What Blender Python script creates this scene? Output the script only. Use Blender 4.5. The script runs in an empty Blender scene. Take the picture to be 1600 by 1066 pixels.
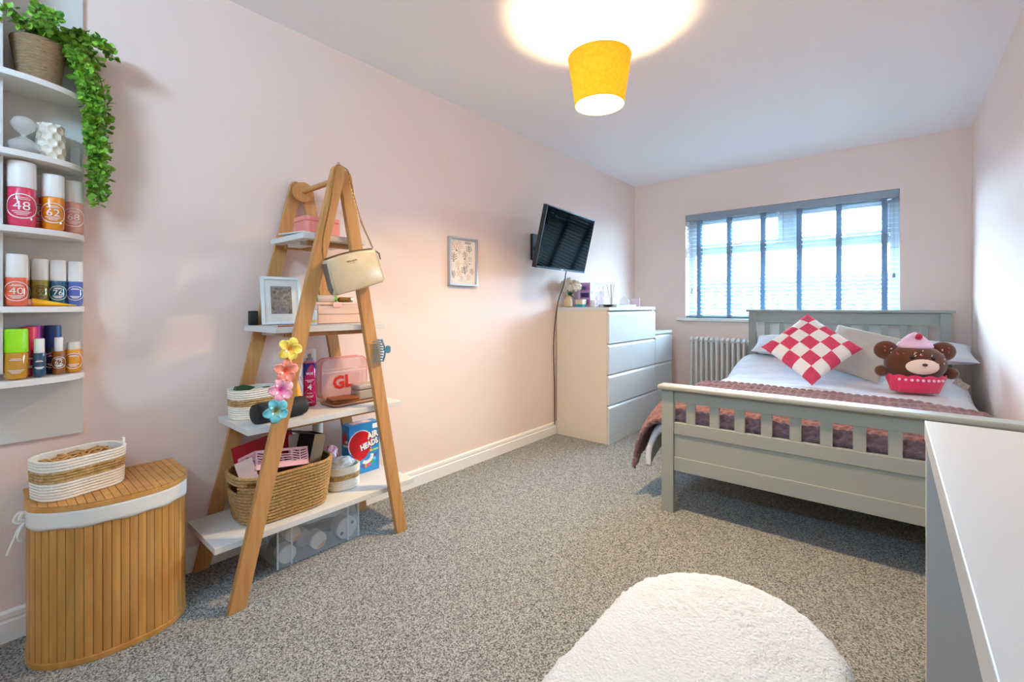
import bpy, math, random
from mathutils import Vector, Matrix, Euler, noise
random.seed(7)
EXPO = 0.34
SKY = 90.0; SKYCOL = (.46, .74, 1.0, 1)
LAMP = 195.0; LAMPCOL = (1.0, .71, .38); BULB_E = 30.0; SHADE_T = .22
TILT = .22
FILL_FAN = (-1.16, -.32, 2.02, 2.28)  # opening of the added fanlight, unseen, brightens the near wall and ceiling
PI = math.pi
scene = bpy.context.scene
COL = scene.collection

# ------------------------------------------------------------------ camera
cam_d = bpy.data.cameras.new('camera')
cam = bpy.data.objects.new('camera', cam_d); COL.objects.link(cam)
cam_d.sensor_width = 36.0
cam_d.lens = 706.0 * 36.0 / 1600.0
cam_d.shift_y = -55.5 / 1600.0
cam_d.clip_start = 0.02
cam.location = (0, 0, 1.05)
cam.rotation_euler = (PI/2, 0, math.radians(40.1))
scene.camera = cam

# ------------------------------------------------------------------ view
vs = scene.view_settings
vs.view_transform = 'Standard'; vs.look = 'None'; vs.exposure = EXPO; vs.gamma = 1.0
vs.use_curve_mapping = False

# ------------------------------------------------------------------ overcast daylight
world = bpy.data.worlds.new('overcast_sky'); scene.world = world
world.use_nodes = True
bg = world.node_tree.nodes['Background']
bg.inputs['Color'].default_value = SKYCOL
bg.inputs['Strength'].default_value = SKY
# sampling portal in the window opening (guides sky light, gives none of its own)
pd = bpy.data.lights.new('window_portal', 'AREA'); pd.shape = 'RECTANGLE'
pd.size = 1.60; pd.size_y = 1.0; pd.cycles.is_portal = True
po = bpy.data.objects.new('window_portal', pd); COL.objects.link(po)
po.location = (-0.77, 4.80, 1.435); po.rotation_euler = (-PI/2, 0, 0)
pd2 = bpy.data.lights.new('fill_fanlight_portal', 'AREA'); pd2.shape = 'RECTANGLE'  # second portal, for the added fill fanlight
pd2.size = FILL_FAN[1]-FILL_FAN[0]; pd2.size_y = FILL_FAN[3]-FILL_FAN[2]; pd2.cycles.is_portal = True
po2 = bpy.data.objects.new('fill_fanlight_portal', pd2); COL.objects.link(po2)
po2.location = ((FILL_FAN[0]+FILL_FAN[1])/2, -1.06, (FILL_FAN[2]+FILL_FAN[3])/2); po2.rotation_euler = (PI/2, 0, 0)
cy = scene.cycles
cy.use_denoising = True
cy.max_bounces = 14; cy.diffuse_bounces = 10; cy.glossy_bounces = 4
cy.transmission_bounces = 8; cy.transparent_max_bounces = 12
cy.sample_clamp_indirect = 6.0
cy.caustics_reflective = False; cy.caustics_refractive = False

# ------------------------------------------------------------------ helpers
def lin(c):
    if isinstance(c, str):
        c = c.lstrip('#'); c = [int(c[i:i+2], 16)/255 for i in (0, 2, 4)]
    return tuple((x/12.92 if x <= .04045 else ((x+.055)/1.055)**2.4) for x in c) + (1.0,)

MATS = {}
def mat(name, col, rough=.6, metal=0., spec=.5, col2=None, cscale=20., cstretch=(1, 1, 1), bump=0., bscale=60.,
        bstretch=(1, 1, 1), rand=0., sheen=0., coat=0., trans=0., sss=0., coords='Object', detail=4., ior=1.45, alpha=1., contrast=.5, bdist=.002):
    if name in MATS: return MATS[name]
    m = bpy.data.materials.new(name); m.use_nodes = True; MATS[name] = m
    nt = m.node_tree; N = nt.nodes; L = nt.links
    b = N['Principled BSDF']
    b.inputs['Base Color'].default_value = lin(col)
    b.inputs['Roughness'].default_value = rough
    b.inputs['Metallic'].default_value = metal
    b.inputs['Specular IOR Level'].default_value = spec
    b.inputs['Sheen Weight'].default_value = sheen
    b.inputs['Coat Weight'].default_value = coat
    b.inputs['Transmission Weight'].default_value = trans
    b.inputs['Alpha'].default_value = alpha
    b.inputs['IOR'].default_value = ior
    tc = N.new('ShaderNodeTexCoord')
    out = None
    if col2 is not None:
        mp = N.new('ShaderNodeMapping'); mp.inputs['Scale'].default_value = cstretch
        L.new(tc.outputs[coords], mp.inputs['Vector'])
        nz = N.new('ShaderNodeTexNoise'); nz.inputs['Scale'].default_value = cscale; nz.inputs['Detail'].default_value = detail
        L.new(mp.outputs[0], nz.inputs['Vector'])
        rp = N.new('ShaderNodeValToRGB')
        rp.color_ramp.elements[0].position = .5-contrast*.5+.0; rp.color_ramp.elements[1].position = .5+contrast*.5
        rp.color_ramp.elements[0].color = lin(col); rp.color_ramp.elements[1].color = lin(col2)
        L.new(nz.outputs['Fac'], rp.inputs['Fac'])
        out = rp.outputs['Color']
    if rand:
        oi = N.new('ShaderNodeObjectInfo')
        hs = N.new('ShaderNodeHueSaturation')
        mr = N.new('ShaderNodeMapRange'); mr.inputs['To Min'].default_value = 1-rand; mr.inputs['To Max'].default_value = 1+rand
        L.new(oi.outputs['Random'], mr.inputs['Value']); L.new(mr.outputs[0], hs.inputs['Value'])
        if out: L.new(out, hs.inputs['Color'])
        else: hs.inputs['Color'].default_value = lin(col)
        out = hs.outputs['Color']
    if out: L.new(out, b.inputs['Base Color'])
    if bump:
        mp = N.new('ShaderNodeMapping'); mp.inputs['Scale'].default_value = bstretch
        L.new(tc.outputs[coords], mp.inputs['Vector'])
        nz = N.new('ShaderNodeTexNoise'); nz.inputs['Scale'].default_value = bscale; nz.inputs['Detail'].default_value = 3
        L.new(mp.outputs[0], nz.inputs['Vector'])
        bp = N.new('ShaderNodeBump'); bp.inputs['Strength'].default_value = bump; bp.inputs['Distance'].default_value = bdist
        L.new(nz.outputs['Fac'], bp.inputs['Height']); L.new(bp.outputs[0], b.inputs['Normal'])
    return m

def clear_mat(name, tint='#ffffff', op=.18, rough=.05):
    """clear plastic / glass sheet: mostly see-through with a glossy skin"""
    if name in MATS: return MATS[name]
    m = bpy.data.materials.new(name); m.use_nodes = True; MATS[name] = m
    nt = m.node_tree; N = nt.nodes; L = nt.links
    b = N['Principled BSDF']; b.inputs['Base Color'].default_value = lin(tint); b.inputs['Roughness'].default_value = rough
    t = N.new('ShaderNodeBsdfTransparent')
    mx = N.new('ShaderNodeMixShader'); mx.inputs[0].default_value = op
    L.new(t.outputs[0], mx.inputs[1]); L.new(b.outputs[0], mx.inputs[2]); L.new(mx.outputs[0], N['Material Output'].inputs['Surface'])
    return m

def emit_mat(name, col, s):
    m = bpy.data.materials.new(name); m.use_nodes = True; MATS[name] = m
    b = m.node_tree.nodes['Principled BSDF']
    b.inputs['Base Color'].default_value = lin(col); b.inputs['Emission Color'].default_value = lin(col); b.inputs['Emission Strength'].default_value = s
    return m

class MB:
    """collects geometry for one mesh"""
    def __init__(s): s.v = []; s.f = []; s.mi = []; s.uv = None
    def add(s, vs, fs, mi=0):
        o = len(s.v); s.v += [Vector(p) for p in vs]
        s.f += [tuple(i+o for i in f) for f in fs]; s.mi += [mi]*len(fs); return s
    def box(s, a, b, mi=0, M=None):
        x0, y0, z0 = a; x1, y1, z1 = b
        vs = [Vector(p) for p in ((x0,y0,z0),(x1,y0,z0),(x1,y1,z0),(x0,y1,z0),(x0,y0,z1),(x1,y0,z1),(x1,y1,z1),(x0,y1,z1))]
        if M: vs = [M @ p for p in vs]
        return s.add(vs, [(0,3,2,1),(4,5,6,7),(0,1,5,4),(1,2,6,5),(2,3,7,6),(3,0,4,7)], mi)
    def cbox(s, c, d, mi=0, M=None):
        return s.box([c[i]-d[i]/2 for i in range(3)], [c[i]+d[i]/2 for i in range(3)], mi, M)
    def loft(s, rings, closed=True, cap0=True, cap1=True, mi=0, skip=None, wrap=False):
        n = len(rings[0]); vs = [p for r in rings for p in r]; fs = []
        m = len(rings)
        for j in range(m if wrap else m-1):
            for i in range(n if closed else n-1):
                if skip and skip(j, i): continue
                a = j*n+i; b = j*n+(i+1) % n; j2 = (j+1) % m
                fs.append((a, b, j2*n+(i+1) % n, j2*n+i))
        if cap0 and not wrap: fs.append(tuple(reversed(range(n))))
        if cap1 and not wrap: fs.append(tuple((m-1)*n+i for i in range(n)))
        return s.add(vs, fs, mi)
    def lathe(s, prof, c=(0, 0, 0), n=24, mi=0, cap0=True, cap1=True, M=None):
        rings = []
        for r, z in prof:
            ring = [Vector((r*math.cos(2*PI*i/n), r*math.sin(2*PI*i/n), z)) for i in range(n)]
            if M: ring = [M @ p for p in ring]
            rings.append([p+Vector(c) for p in ring])
        return s.loft(rings, True, cap0, cap1, mi)
    def tube(s, path, r, n=8, mi=0, closed=False, caps=True):
        P = [Vector(p) for p in path]; rings = []; up = None
        for i, p in enumerate(P):
            if closed: t = P[(i+1) % len(P)]-P[i-1]
            else: t = P[min(i+1, len(P)-1)]-P[max(i-1, 0)]
            t.normalize()
            if up is None:
                up = Vector((0, 0, 1)) if abs(t.z) < .9 else Vector((1, 0, 0))
            a = (up - t*up.dot(t)).normalized(); b = t.cross(a); up = a
            rr = r[i] if isinstance(r, (list, tuple)) else r
            rings.append([p + a*(rr*math.cos(2*PI*k/n)) + b*(rr*math.sin(2*PI*k/n)) for k in range(n)])
        return s.loft(rings, True, caps, caps, mi, wrap=closed)
    def prism(s, poly, axis, a, b, mi=0):
        """extrude a 2-D polygon along an axis from a to b ('x': poly=(y,z), 'y': (x,z), 'z': (x,y))"""
        def mk(p, t):
            return {'x': (t, p[0], p[1]), 'y': (p[0], t, p[1]), 'z': (p[0], p[1], t)}[axis]
        return s.loft([[Vector(mk(p, a)) for p in poly], [Vector(mk(p, b)) for p in poly]], mi=mi)
    def grid(s, nu, nv, fn, mi=0, mfn=None):
        vs = [Vector(fn(i/nu, j/nv)) for j in range(nv+1) for i in range(nu+1)]
        fs = []; ms = []
        for j in range(nv):
            for i in range(nu):
                a = j*(nu+1)+i; fs.append((a, a+1, a+nu+2, a+nu+1)); ms.append(mfn((i+.5)/nu, (j+.5)/nv) if mfn else mi)
        o = len(s.v); s.v += vs; s.f += [tuple(k+o for k in f) for f in fs]; s.mi += ms
        return s
    def sphere(s, c, r, n=16, m=10, mi=0, sc=(1, 1, 1), M=None):
        prof = [(math.sin(PI*j/m), -math.cos(PI*j/m)) for j in range(m+1)]
        rings = []
        for rr, z in prof:
            rr = max(rr, 1e-4)
            ring = [Vector((r*sc[0]*rr*math.cos(2*PI*i/n), r*sc[1]*rr*math.sin(2*PI*i/n), r*sc[2]*z)) for i in range(n)]
            if M: ring = [M @ p for p in ring]
            rings.append([p+Vector(c) for p in ring])
        return s.loft(rings, True, True, True, mi)
    def move(s, M):
        s.v = [M @ p for p in s.v]; return s

def obj(name, mb, m, parent=None, smooth=False, bevel=0., seg=2, solid=0., sub=0, label=None, sharp=None):
    me = bpy.data.meshes.new(name)
    mats = m if isinstance(m, (list, tuple)) else [m]
    o = bpy.data.objects.new(name, me); COL.objects.link(o)
    v = mb.v
    if parent is None:
        lo = [min(p[i] for p in v) for i in range(3)]; hi = [max(p[i] for p in v) for i in range(3)]
        c = Vector(((lo[0]+hi[0])/2, (lo[1]+hi[1])/2, lo[2]))
        v = [p-c for p in v]; o.location = c; o['_w'] = list(c)
    me.from_pydata([tuple(p) for p in v], [], mb.f)
    for mm in mats: me.materials.append(mm)
    if len(mats) > 1: me.polygons.foreach_set('material_index', mb.mi)
    if smooth:
        me.polygons.foreach_set('use_smooth', [True]*len(me.polygons))
        if sharp is None: sharp = 50
        if sharp: me.set_sharp_from_angle(angle=math.radians(sharp))
    me.update()
    if parent is not None:
        o.parent = parent
        w = parent.get('_w')
        if w: o.location = [-x for x in w]
    if solid:
        md = o.modifiers.new('solid', 'SOLIDIFY'); md.thickness = solid; md.offset = -1
    if bevel:
        md = o.modifiers.new('bevel', 'BEVEL'); md.width = bevel; md.segments = seg; md.limit_method = 'ANGLE'; md.angle_limit = math.radians(40)
        md.harden_normals = False
    if sub:
        md = o.modifiers.new('sub', 'SUBSURF'); md.levels = sub; md.render_levels = sub
    if label: o['label'] = label
    return o

def tag(o, label, cat, group=None):
    o['label'] = label; o['category'] = cat
    if group: o['group'] = group
    return o
def thing(name, label, cat, loc=(0, 0, 0), group=None, rz=None, world_mesh=True):
    """an Empty at the thing's base; its parts are meshed in world coordinates, or locally when rz is given"""
    o = bpy.data.objects.new(name, None); COL.objects.link(o); o.empty_display_size = .05
    o.location = loc
    if rz is None: o['_w'] = list(loc)
    else: o.rotation_euler = (0, 0, rz)
    return tag(o, label, cat, group)
def struct(name, mb, m, label=None, **k):
    o = obj(name, mb, m, **k); o['kind'] = 'structure'
    o['label'] = label or name.replace('_', ' ')
    return o
def copy_part(src, parent=None, loc=None):
    c = src.copy(); COL.objects.link(c)
    if parent: c.parent = parent
    if loc is not None: c.location = loc
    return c

_tc = {}
def text_geo(txt, size, bold=0.):
    key = (txt, size, bold)
    if key in _tc: return _tc[key]
    cu = bpy.data.curves.new('t', 'FONT'); cu.body = txt; cu.size = size; cu.align_x = 'CENTER'; cu.align_y = 'CENTER'
    cu.offset = bold; cu.resolution_u = 2
    o = bpy.data.objects.new('t', cu); COL.objects.link(o)
    bpy.context.view_layer.update()
    me = bpy.data.meshes.new_from_object(o.evaluated_get(bpy.context.evaluated_depsgraph_get()))
    r = ([tuple(v.co) for v in me.vertices], [tuple(p.vertices) for p in me.polygons])
    bpy.data.objects.remove(o); bpy.data.curves.remove(cu); bpy.data.meshes.remove(me)
    _tc[key] = r; return r
def text(mb, txt, size, fn, bold=0., mi=0, rot=0., sx=1.):
    vs, fs = text_geo(txt, size, bold)
    c, s = math.cos(rot), math.sin(rot)
    return mb.add([fn(p[0]*sx*c-p[1]*s, p[0]*sx*s+p[1]*c) for p in vs], fs, mi)
def disc(mb, fn, r, n=20, mi=0, r0=0., sx=1., sy=1., u=0., v=0.):
    if r0:
        a = [fn(u+sx*r*math.cos(2*PI*i/n), v+sy*r*math.sin(2*PI*i/n)) for i in range(n)]
        b = [fn(u+sx*r0*math.cos(2*PI*i/n), v+sy*r0*math.sin(2*PI*i/n)) for i in range(n)]
        return mb.add(a+b, [(i, (i+1) % n, n+(i+1) % n, n+i) for i in range(n)], mi)
    return mb.add([fn(u+sx*r*math.cos(2*PI*i/n), v+sy*r*math.sin(2*PI*i/n)) for i in range(n)], [tuple(range(n))], mi)
def quad(mb, fn, u0, v0, u1, v1, mi=0):
    return mb.add([fn(u0, v0), fn(u1, v0), fn(u1, v1), fn(u0, v1)], [(0, 1, 2, 3)], mi)
def rrect(w, l, r, n=6):
    """rounded rectangle, centred, counter-clockwise"""
    pts = []
    for cx, cy_, a0 in ((w/2-r, l/2-r, 0), (-w/2+r, l/2-r, 90), (-w/2+r, -l/2+r, 180), (w/2-r, -l/2+r, 270)):
        for i in range(n+1):
            a = math.radians(a0+90*i/n); pts.append((cx+r*math.cos(a), cy_+r*math.sin(a)))
    return pts
def dense(pts, step):
    """resample a closed polyline"""
    out = []
    for i in range(len(pts)):
        a = Vector(pts[i]); b = Vector(pts[(i+1) % len(pts)]); n = max(1, round((b-a).length/step))
        for k in range(n): out.append(tuple(a.lerp(b, k/n)))
    return out
def catmull(pts, n=8, closed=False):
    P = [Vector(p) for p in pts]; out = []; m = len(P)
    rng = range(m) if closed else range(m-1)
    for i in rng:
        if closed: p0, p1, p2, p3 = P[i-1], P[i], P[(i+1) % m], P[(i+2) % m]
        else: p0, p1, p2, p3 = P[max(i-1, 0)], P[i], P[i+1], P[min(i+2, m-1)]
        for k in range(n):
            t = k/n
            out.append(.5*((2*p1)+(p2-p0)*t+(2*p0-5*p1+4*p2-p3)*t*t+(3*p1-p0-3*p2+p3)*t**3))
    if not closed: out.append(P[-1])
    return out
def fnoise(p, s): return noise.noise(Vector(p)*s)
# ------------------------------------------------------------------ shared materials
white = mat('white_gloss_paint', '#eceae6', rough=.35)
white_matt = mat('white_melamine', '#d3d1cd', rough=.45)
wallm = mat('pale_pink_paint', '#e9d5cb', rough=.75, spec=.25, bump=.05, bscale=220.)
ceilm = mat('white_ceiling_paint', '#f8f9fa', rough=.8, spec=.2, bump=.04, bscale=160.)
carpet = mat('grey_beige_carpet', '#505150', rough=1., spec=.06, col2='#bebfbc', cscale=215., contrast=.30, bump=.9, bscale=330., bdist=.006, detail=3.)
oak = mat('oak_wood', '#a8743f', rough=.5, col2='#c6935a', cscale=9., cstretch=(8, 8, .7), bump=.15, bscale=40., bstretch=(8, 8, .6), contrast=.6)
grey_paint = mat('sage_grey_paint', '#92958c', rough=.42)
blind_grey = mat('blue_grey_blind', '#8b9aa5', rough=.5)
upvc = mat('white_upvc', '#d0dae0', rough=.4)
black_gloss = mat('black_gloss_plastic', '#0b0c0e', rough=.18)
black_matt = mat('black_plastic', '#17171a', rough=.5)
rope_white = mat('cotton_rope', '#efe9de', rough=.9, col2='#e0d8c8', cscale=160., bump=.5, bscale=260., bdist=.003, contrast=.4)
braid = mat('seagrass_braid', '#8d6a3c', rough=.9, col2='#c9a76c', cscale=70., bump=1., bscale=80., bdist=.006, contrast=.45)
metal = mat('brushed_steel', '#b9bcc0', rough=.3, metal=1.)
gold = mat('gold_metal', '#a8834e', rough=.3, metal=1.)
glass = clear_mat('clear_glass', '#ffffff', .14, .02)

# ------------------------------------------------------------------ room shell
XL, XR, YB, YF, ZC = -2.125, .432, 4.581, -.95, 2.327
WX0, WX1, WZ0, WZ1 = -1.586, .043, .926, 1.952
struct('floor', MB().box((XL-.1, YF-.1, -.1), (XR+.1, YB+.25, 0)), carpet, 'grey beige twist pile carpet floor')
struct('ceiling', MB().box((XL-.1, YF-.1, ZC), (XR+.1, YB+.25, ZC+.1)), ceilm, 'plain white ceiling')
struct('wall_left', MB().box((XL-.1, YF-.1, 0), (XL, YB+.25, ZC)), wallm, 'pale pink long side wall')
struct('wall_right', MB().box((XR, YF-.1, 0), (XR+.1, YB+.25, ZC)), wallm, 'pale pink wall beside the bed')
FX0, FX1, FZ0, FZ1 = FILL_FAN   # invented fanlight behind the camera, added to let in fill daylight
wf_ = MB()
wf_.box((XL, YF-.1, 0), (FX0, YF, ZC)).box((FX1, YF-.1, 0), (XR, YF, ZC)).box((FX0, YF-.1, 0), (FX1, YF, FZ0)).box((FX0, YF-.1, FZ1), (FX1, YF, ZC))
struct('wall_front', wf_, wallm, 'pale pink wall facing the window')
w2 = bpy.data.objects.new('fill_fanlight', None); COL.objects.link(w2); w2.location = ((FX0+FX1)/2, YF-.05, FZ0); w2['_w'] = list(w2.location)
w2['kind'] = 'structure'; w2['label'] = 'unseen fanlight over the door, added for fill daylight'
f2 = MB()
for a, b in (((FX0, YF-.07, FZ0), (FX0+.03, YF-.03, FZ1)), ((FX1-.03, YF-.07, FZ0), (FX1, YF-.03, FZ1)), ((FX0+.03, YF-.07, FZ1-.02), (FX1-.03, YF-.03, FZ1)), ((FX0+.03, YF-.07, FZ0), (FX1-.03, YF-.03, FZ0+.02))): f2.box(a, b)
obj('frame', f2, white, w2)
obj('pane', MB().box((FX0+.03, YF-.053, FZ0+.02), (FX1-.03, YF-.047, FZ1-.02)), glass, w2)
dr = bpy.data.objects.new('door_1', None); COL.objects.link(dr); dr.location = (-.75, YF, 0); dr['_w'] = list(dr.location); dr['kind'] = 'structure'; dr['label'] = 'white panelled door behind the camera'
obj('leaf', MB().box((-1.13, YF+.001, .01), (-.37, YF+.03, 1.96)), white, dr, bevel=.002)
for px0, px1, pz0, pz1 in ((-1.03, -.80, .2, .85), (-.70, -.47, .2, .85), (-1.03, -.80, 1.0, 1.8), (-.70, -.47, 1.0, 1.8)): obj('panel', MB().box((px0, YF+.03, pz0), (px1, YF+.036, pz1)), white, dr, bevel=.004)
obj('handle', MB().tube([(-.43, YF+.03, 1.0), (-.43, YF+.07, 1.0), (-.53, YF+.07, 1.0)], .008, 8), metal, dr, smooth=True)
obj('architrave', MB().box((-1.20, YF, 0), (-1.135, YF+.018, 2.0)).box((-.365, YF, 0), (-.30, YF+.018, 2.0)).box((-1.135, YF, 1.965), (-.365, YF+.018, 2.0)), white, dr)
wb = MB()
wb.box((XL, YB, 0), (WX0, YB+.25, ZC)).box((WX1, YB, 0), (XR, YB+.25, ZC)).box((WX0, YB, 0), (WX1, YB+.25, WZ0)).box((WX0, YB, WZ1), (WX1, YB+.25, ZC))
struct('wall_back', wb, wallm, 'pale pink window wall')
def skirting(axis, a, b, pos, sgn, name):
    poly = [(0, 0), (.016, 0), (.016, .062), (.011, .066), (.011, .070), (.0135, .074), (.012, .088), (.006, .094), (0, .095)]
    mb = MB()
    if axis == 'y': mb.prism([(pos+sgn*p[0], p[1]) for p in poly], 'y', a, b)
    else: mb.prism([(pos+sgn*p[0], p[1]) for p in poly], 'x', a, b)
    return struct(name, mb, white, 'white moulded skirting board')
skirting('y', YF, YB-.001, XL, 1, 'baseboard_left')
skirting('y', YF, YB-.001, XR, -1, 'baseboard_right')
skirting('x', XL+.017, XR-.017, YB, -1, 'baseboard_back')

# ------------------------------------------------------------------ window
win = bpy.data.objects.new('window_1', None); COL.objects.link(win)
win.location = (-.77, 4.72, WZ0); win['_w'] = list(win.location); win['kind'] = 'structure'; win['label'] = 'white upvc window with two top lights'
y0, y1 = 4.70, 4.765
fr = MB()
for a, b in (((WX0, y0, WZ0), (WX0+.06, y1, WZ1)), ((WX1-.06, y0, WZ0), (WX1, y1, WZ1)), ((WX0+.06, y0, WZ1-.06), (WX1-.06, y1, WZ1)), ((WX0+.06, y0, WZ0), (WX1-.06, y1, WZ0+.06))): fr.box(a, b)
obj('frame', fr, upvc, win, bevel=.004)
XM = -.715
obj('transom', MB().box((WX0+.06, y0, 1.555), (WX1-.06, y1, 1.615)), upvc, win, bevel=.004)
obj('mullion', MB().box((XM-.04, y0, 1.615), (XM+.04, y1, WZ1-.06)), upvc, win, bevel=.004)
for (a, b) in ((WX0+.06, XM-.04), (XM+.04, WX1-.06)):
    sm = MB(); w = .042
    z0, z1 = 1.615, WZ1-.06
    sm.box((a, y0-.018, z0), (a+w, y0+.03, z1)).box((b-w, y0-.018, z0), (b, y0+.03, z1)).box((a+w, y0-.018, z0), (b-w, y0+.03, z0+w)).box((a+w, y0-.018, z1-w), (b-w, y0+.03, z1))
    s_ = obj('sash', sm, upvc, win, bevel=.004)
    obj('pane', MB().box((a+w, y0+.008, z0+w), (b-w, y0+.016, z1-w)), glass, s_)
    c = (a+b)/2
    hd = MB().box((c-.055, y0-.042, z0+.012), (c+.055, y0-.03, z0+.028)).box((c-.058, y0-.032, z0+.008), (c-.028, y0-.018, z0+.032))
    obj('handle', hd, metal, s_, bevel=.003)
obj('pane', MB().box((WX0+.06, y0+.025, WZ0+.06), (WX1-.06, y0+.033, 1.555)), glass, win)
obj('sill', MB().box((-1.663, 4.535, WZ0-.028), (.127, 4.70, WZ0)), white, win, bevel=.005)

# ------------------------------------------------------------------ venetian blind
bl = thing('venetian_blind', 'grey horizontal slat blind with wide cloth tapes in the window', 'blind', (-.77, 4.61, WZ0))
obj('valance', MB().box((WX0+.004, 4.583, 1.888), (WX1-.004, 4.60, 1.951)).box((WX0+.004, 4.60, 1.915), (WX1-.004, 4.655, 1.951)), blind_grey, bl, bevel=.003)
slat0 = None
tape_m = mat('blue_grey_tape', '#8fa3b3', rough=.8)
tape_tr = tape_m.node_tree.nodes.new('ShaderNodeBsdfTranslucent'); tape_tr.inputs['Color'].default_value = lin('#7f9fb5')
tape_mx = tape_m.node_tree.nodes.new('ShaderNodeMixShader'); tape_mx.inputs[0].default_value = .35
tape_m.node_tree.links.new(tape_m.node_tree.nodes['Principled BSDF'].outputs[0], tape_mx.inputs[1]); tape_m.node_tree.links.new(tape_tr.outputs[0], tape_mx.inputs[2])
tape_m.node_tree.links.new(tape_mx.outputs[0], tape_m.node_tree.nodes['Material Output'].inputs['Surface'])
zs = [0.966+.0385*i for i in range(24)]
for z in zs:
    if slat0 is None:
        sl = MB().grid(2, 6, lambda u, v: (WX0+.006+u*(WX1-WX0-.012), 4.605+v*.044, z+.003*(1-(2*v-1)**2)+(v-.5)*.044*TILT))
        slat0 = obj('slat', sl, mat('pale_blind_slat', '#e4ebf0', rough=.5), bl, solid=.0025)
        zf = z; base = slat0.location.copy()
    else:
        c = copy_part(slat0, bl); c.location = base + Vector((0, 0, z-zf))
obj('bottom_rail', MB().box((WX0+.006, 4.601, .930), (WX1-.006, 4.652, .949)), blind_grey, bl, bevel=.004)
for tx in (-1.463, -1.187, -.901, -.620, -.341, -.048):
    tp = MB().box((tx-.0185, 4.5985, .932), (tx+.0185, 4.6005, 1.89)).box((tx-.0185, 4.654, .945), (tx+.0185, 4.656, 1.915)).box((tx-.0185, 4.5985, .928), (tx+.0185, 4.656, .930))
    obj('tape', tp, tape_m, bl)
for cx_, zb, off in ((-1.525, 1.225, 0), (-1.53, 1.195, .0), (.005, 1.30, 0), (.012, 1.30, 0)):
    cdm = MB().tube([(cx_, 4.594, 1.89), (cx_, 4.593, 1.5), (cx_, 4.592, zb)], .0012, 5)
    cc = obj('pull_cord', cdm, mat('pale_cord', '#9fb0ba', rough=.8), bl)
    obj('tassel', MB().lathe([(.002, zb+.002), (.006, zb-.006), (.0075, zb-.028), (.006, zb-.032)], (cx_, 4.592, 0), 8), mat('grey_tassel', '#7a868f', rough=.5), cc, smooth=True)
for bx in (-1.50, -.78, -.02):
    obj('bracket', MB().box((bx-.012, 4.597, 1.872), (bx+.012, 4.603, 1.886)), metal, bl)

# ------------------------------------------------------------------ roof of the house across the road
hs = thing('house_roof', 'tiled roof of the house opposite, seen through the blind', 'roof', (-3., 12., -2.5))
rt = mat('slate_roof_tile', '#2e2b2b', rough=.95, spec=.1, col2='#1f1e1e', cscale=3.)
rm = MB(); rows = 22
for j in range(rows):
    ya, yb = 11.0+3.*j/rows, 11.0+3.*(j+1)/rows
    za, zb = -.36+2.18*j/rows, -.36+2.18*(j+1)/rows
    n = 150
    def rf(u, v, ya=ya, yb=yb, za=za, zb=zb):
        x = -14+22*u; w = .028*math.sin(2*PI*u*75)
        return (x, ya+(yb-ya)*v, za+(zb-za)*v+w+.05*(1-v))
    rm.grid(300, 1, rf)
obj('tiles', rm, rt, hs, smooth=True)
rg = MB().tube([(-14, 14.02, 1.80), (8, 14.02, 1.80)], .09, 10)
obj('ridge', rg, rt, hs, smooth=True)
obj('house_wall', MB().box((-13.6, 11.3, -3.2), (7.6, 16.7, -.45)), mat('pale_brick', '#a08d80', rough=.9), hs)
obj('rear_slope', MB().prism([(14.02, 1.8), (17., -.36), (17., -.45), (14.02, 1.7)], 'x', -14, 8), rt, hs)

grd = MB().box((-60, 5.2, -3.4), (60, 90, -3.2))
go_ = struct('ground_outside', grd, mat('outdoor_ground', '#c2c1bb', rough=.95, col2='#b2b4aa', cscale=.4), 'grey ground outside the window')

# ------------------------------------------------------------------ radiator
rd = thing('column_radiator', 'white column radiator under the window behind the bed', 'radiator', (-1.07, 4.49, 0))
radm = mat('radiator_enamel', '#e3e2dd', rough=.4)
sec = None; n = 19; pitch = .0465
for i in range(n):
    x = -1.487+pitch*i
    if sec is None:
        rr = MB()
        for yy in (4.455, 4.51):
            rr.tube([(x, yy, .15), (x, yy, .715)], .0125, 10)
        for zz in (.715, .16):
            rr.tube([(x, 4.437, zz), (x, 4.455, zz+(.018 if zz > .5 else -.012)), (x, 4.51, zz+(.018 if zz > .5 else -.012)), (x, 4.528, zz)], [.012, .018, .018, .012], 10)
            rr.box((x-pitch/2, 4.47, zz-.012), (x+pitch/2, 4.495, zz+.012))
        sec = obj('section', rr, radm, rd, smooth=True); b0 = sec.location.copy()
    else:
        c = copy_part(sec, rd); c.location = b0+Vector((pitch*i, 0, 0))
for x in (-1.46, -.70): obj('foot', MB().box((x-.012, 4.46, 0), (x+.012, 4.50, .15)), radm, rd, bevel=.003)
obj('valve', MB().tube([(-1.525, 4.483, 0), (-1.525, 4.483, .15), (-1.50, 4.483, .16)], .009, 8).lathe([(.016, .10), (.018, .14), (.014, .17)], (-1.525, 4.483, 0), 12), metal, rd, smooth=True)

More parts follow.
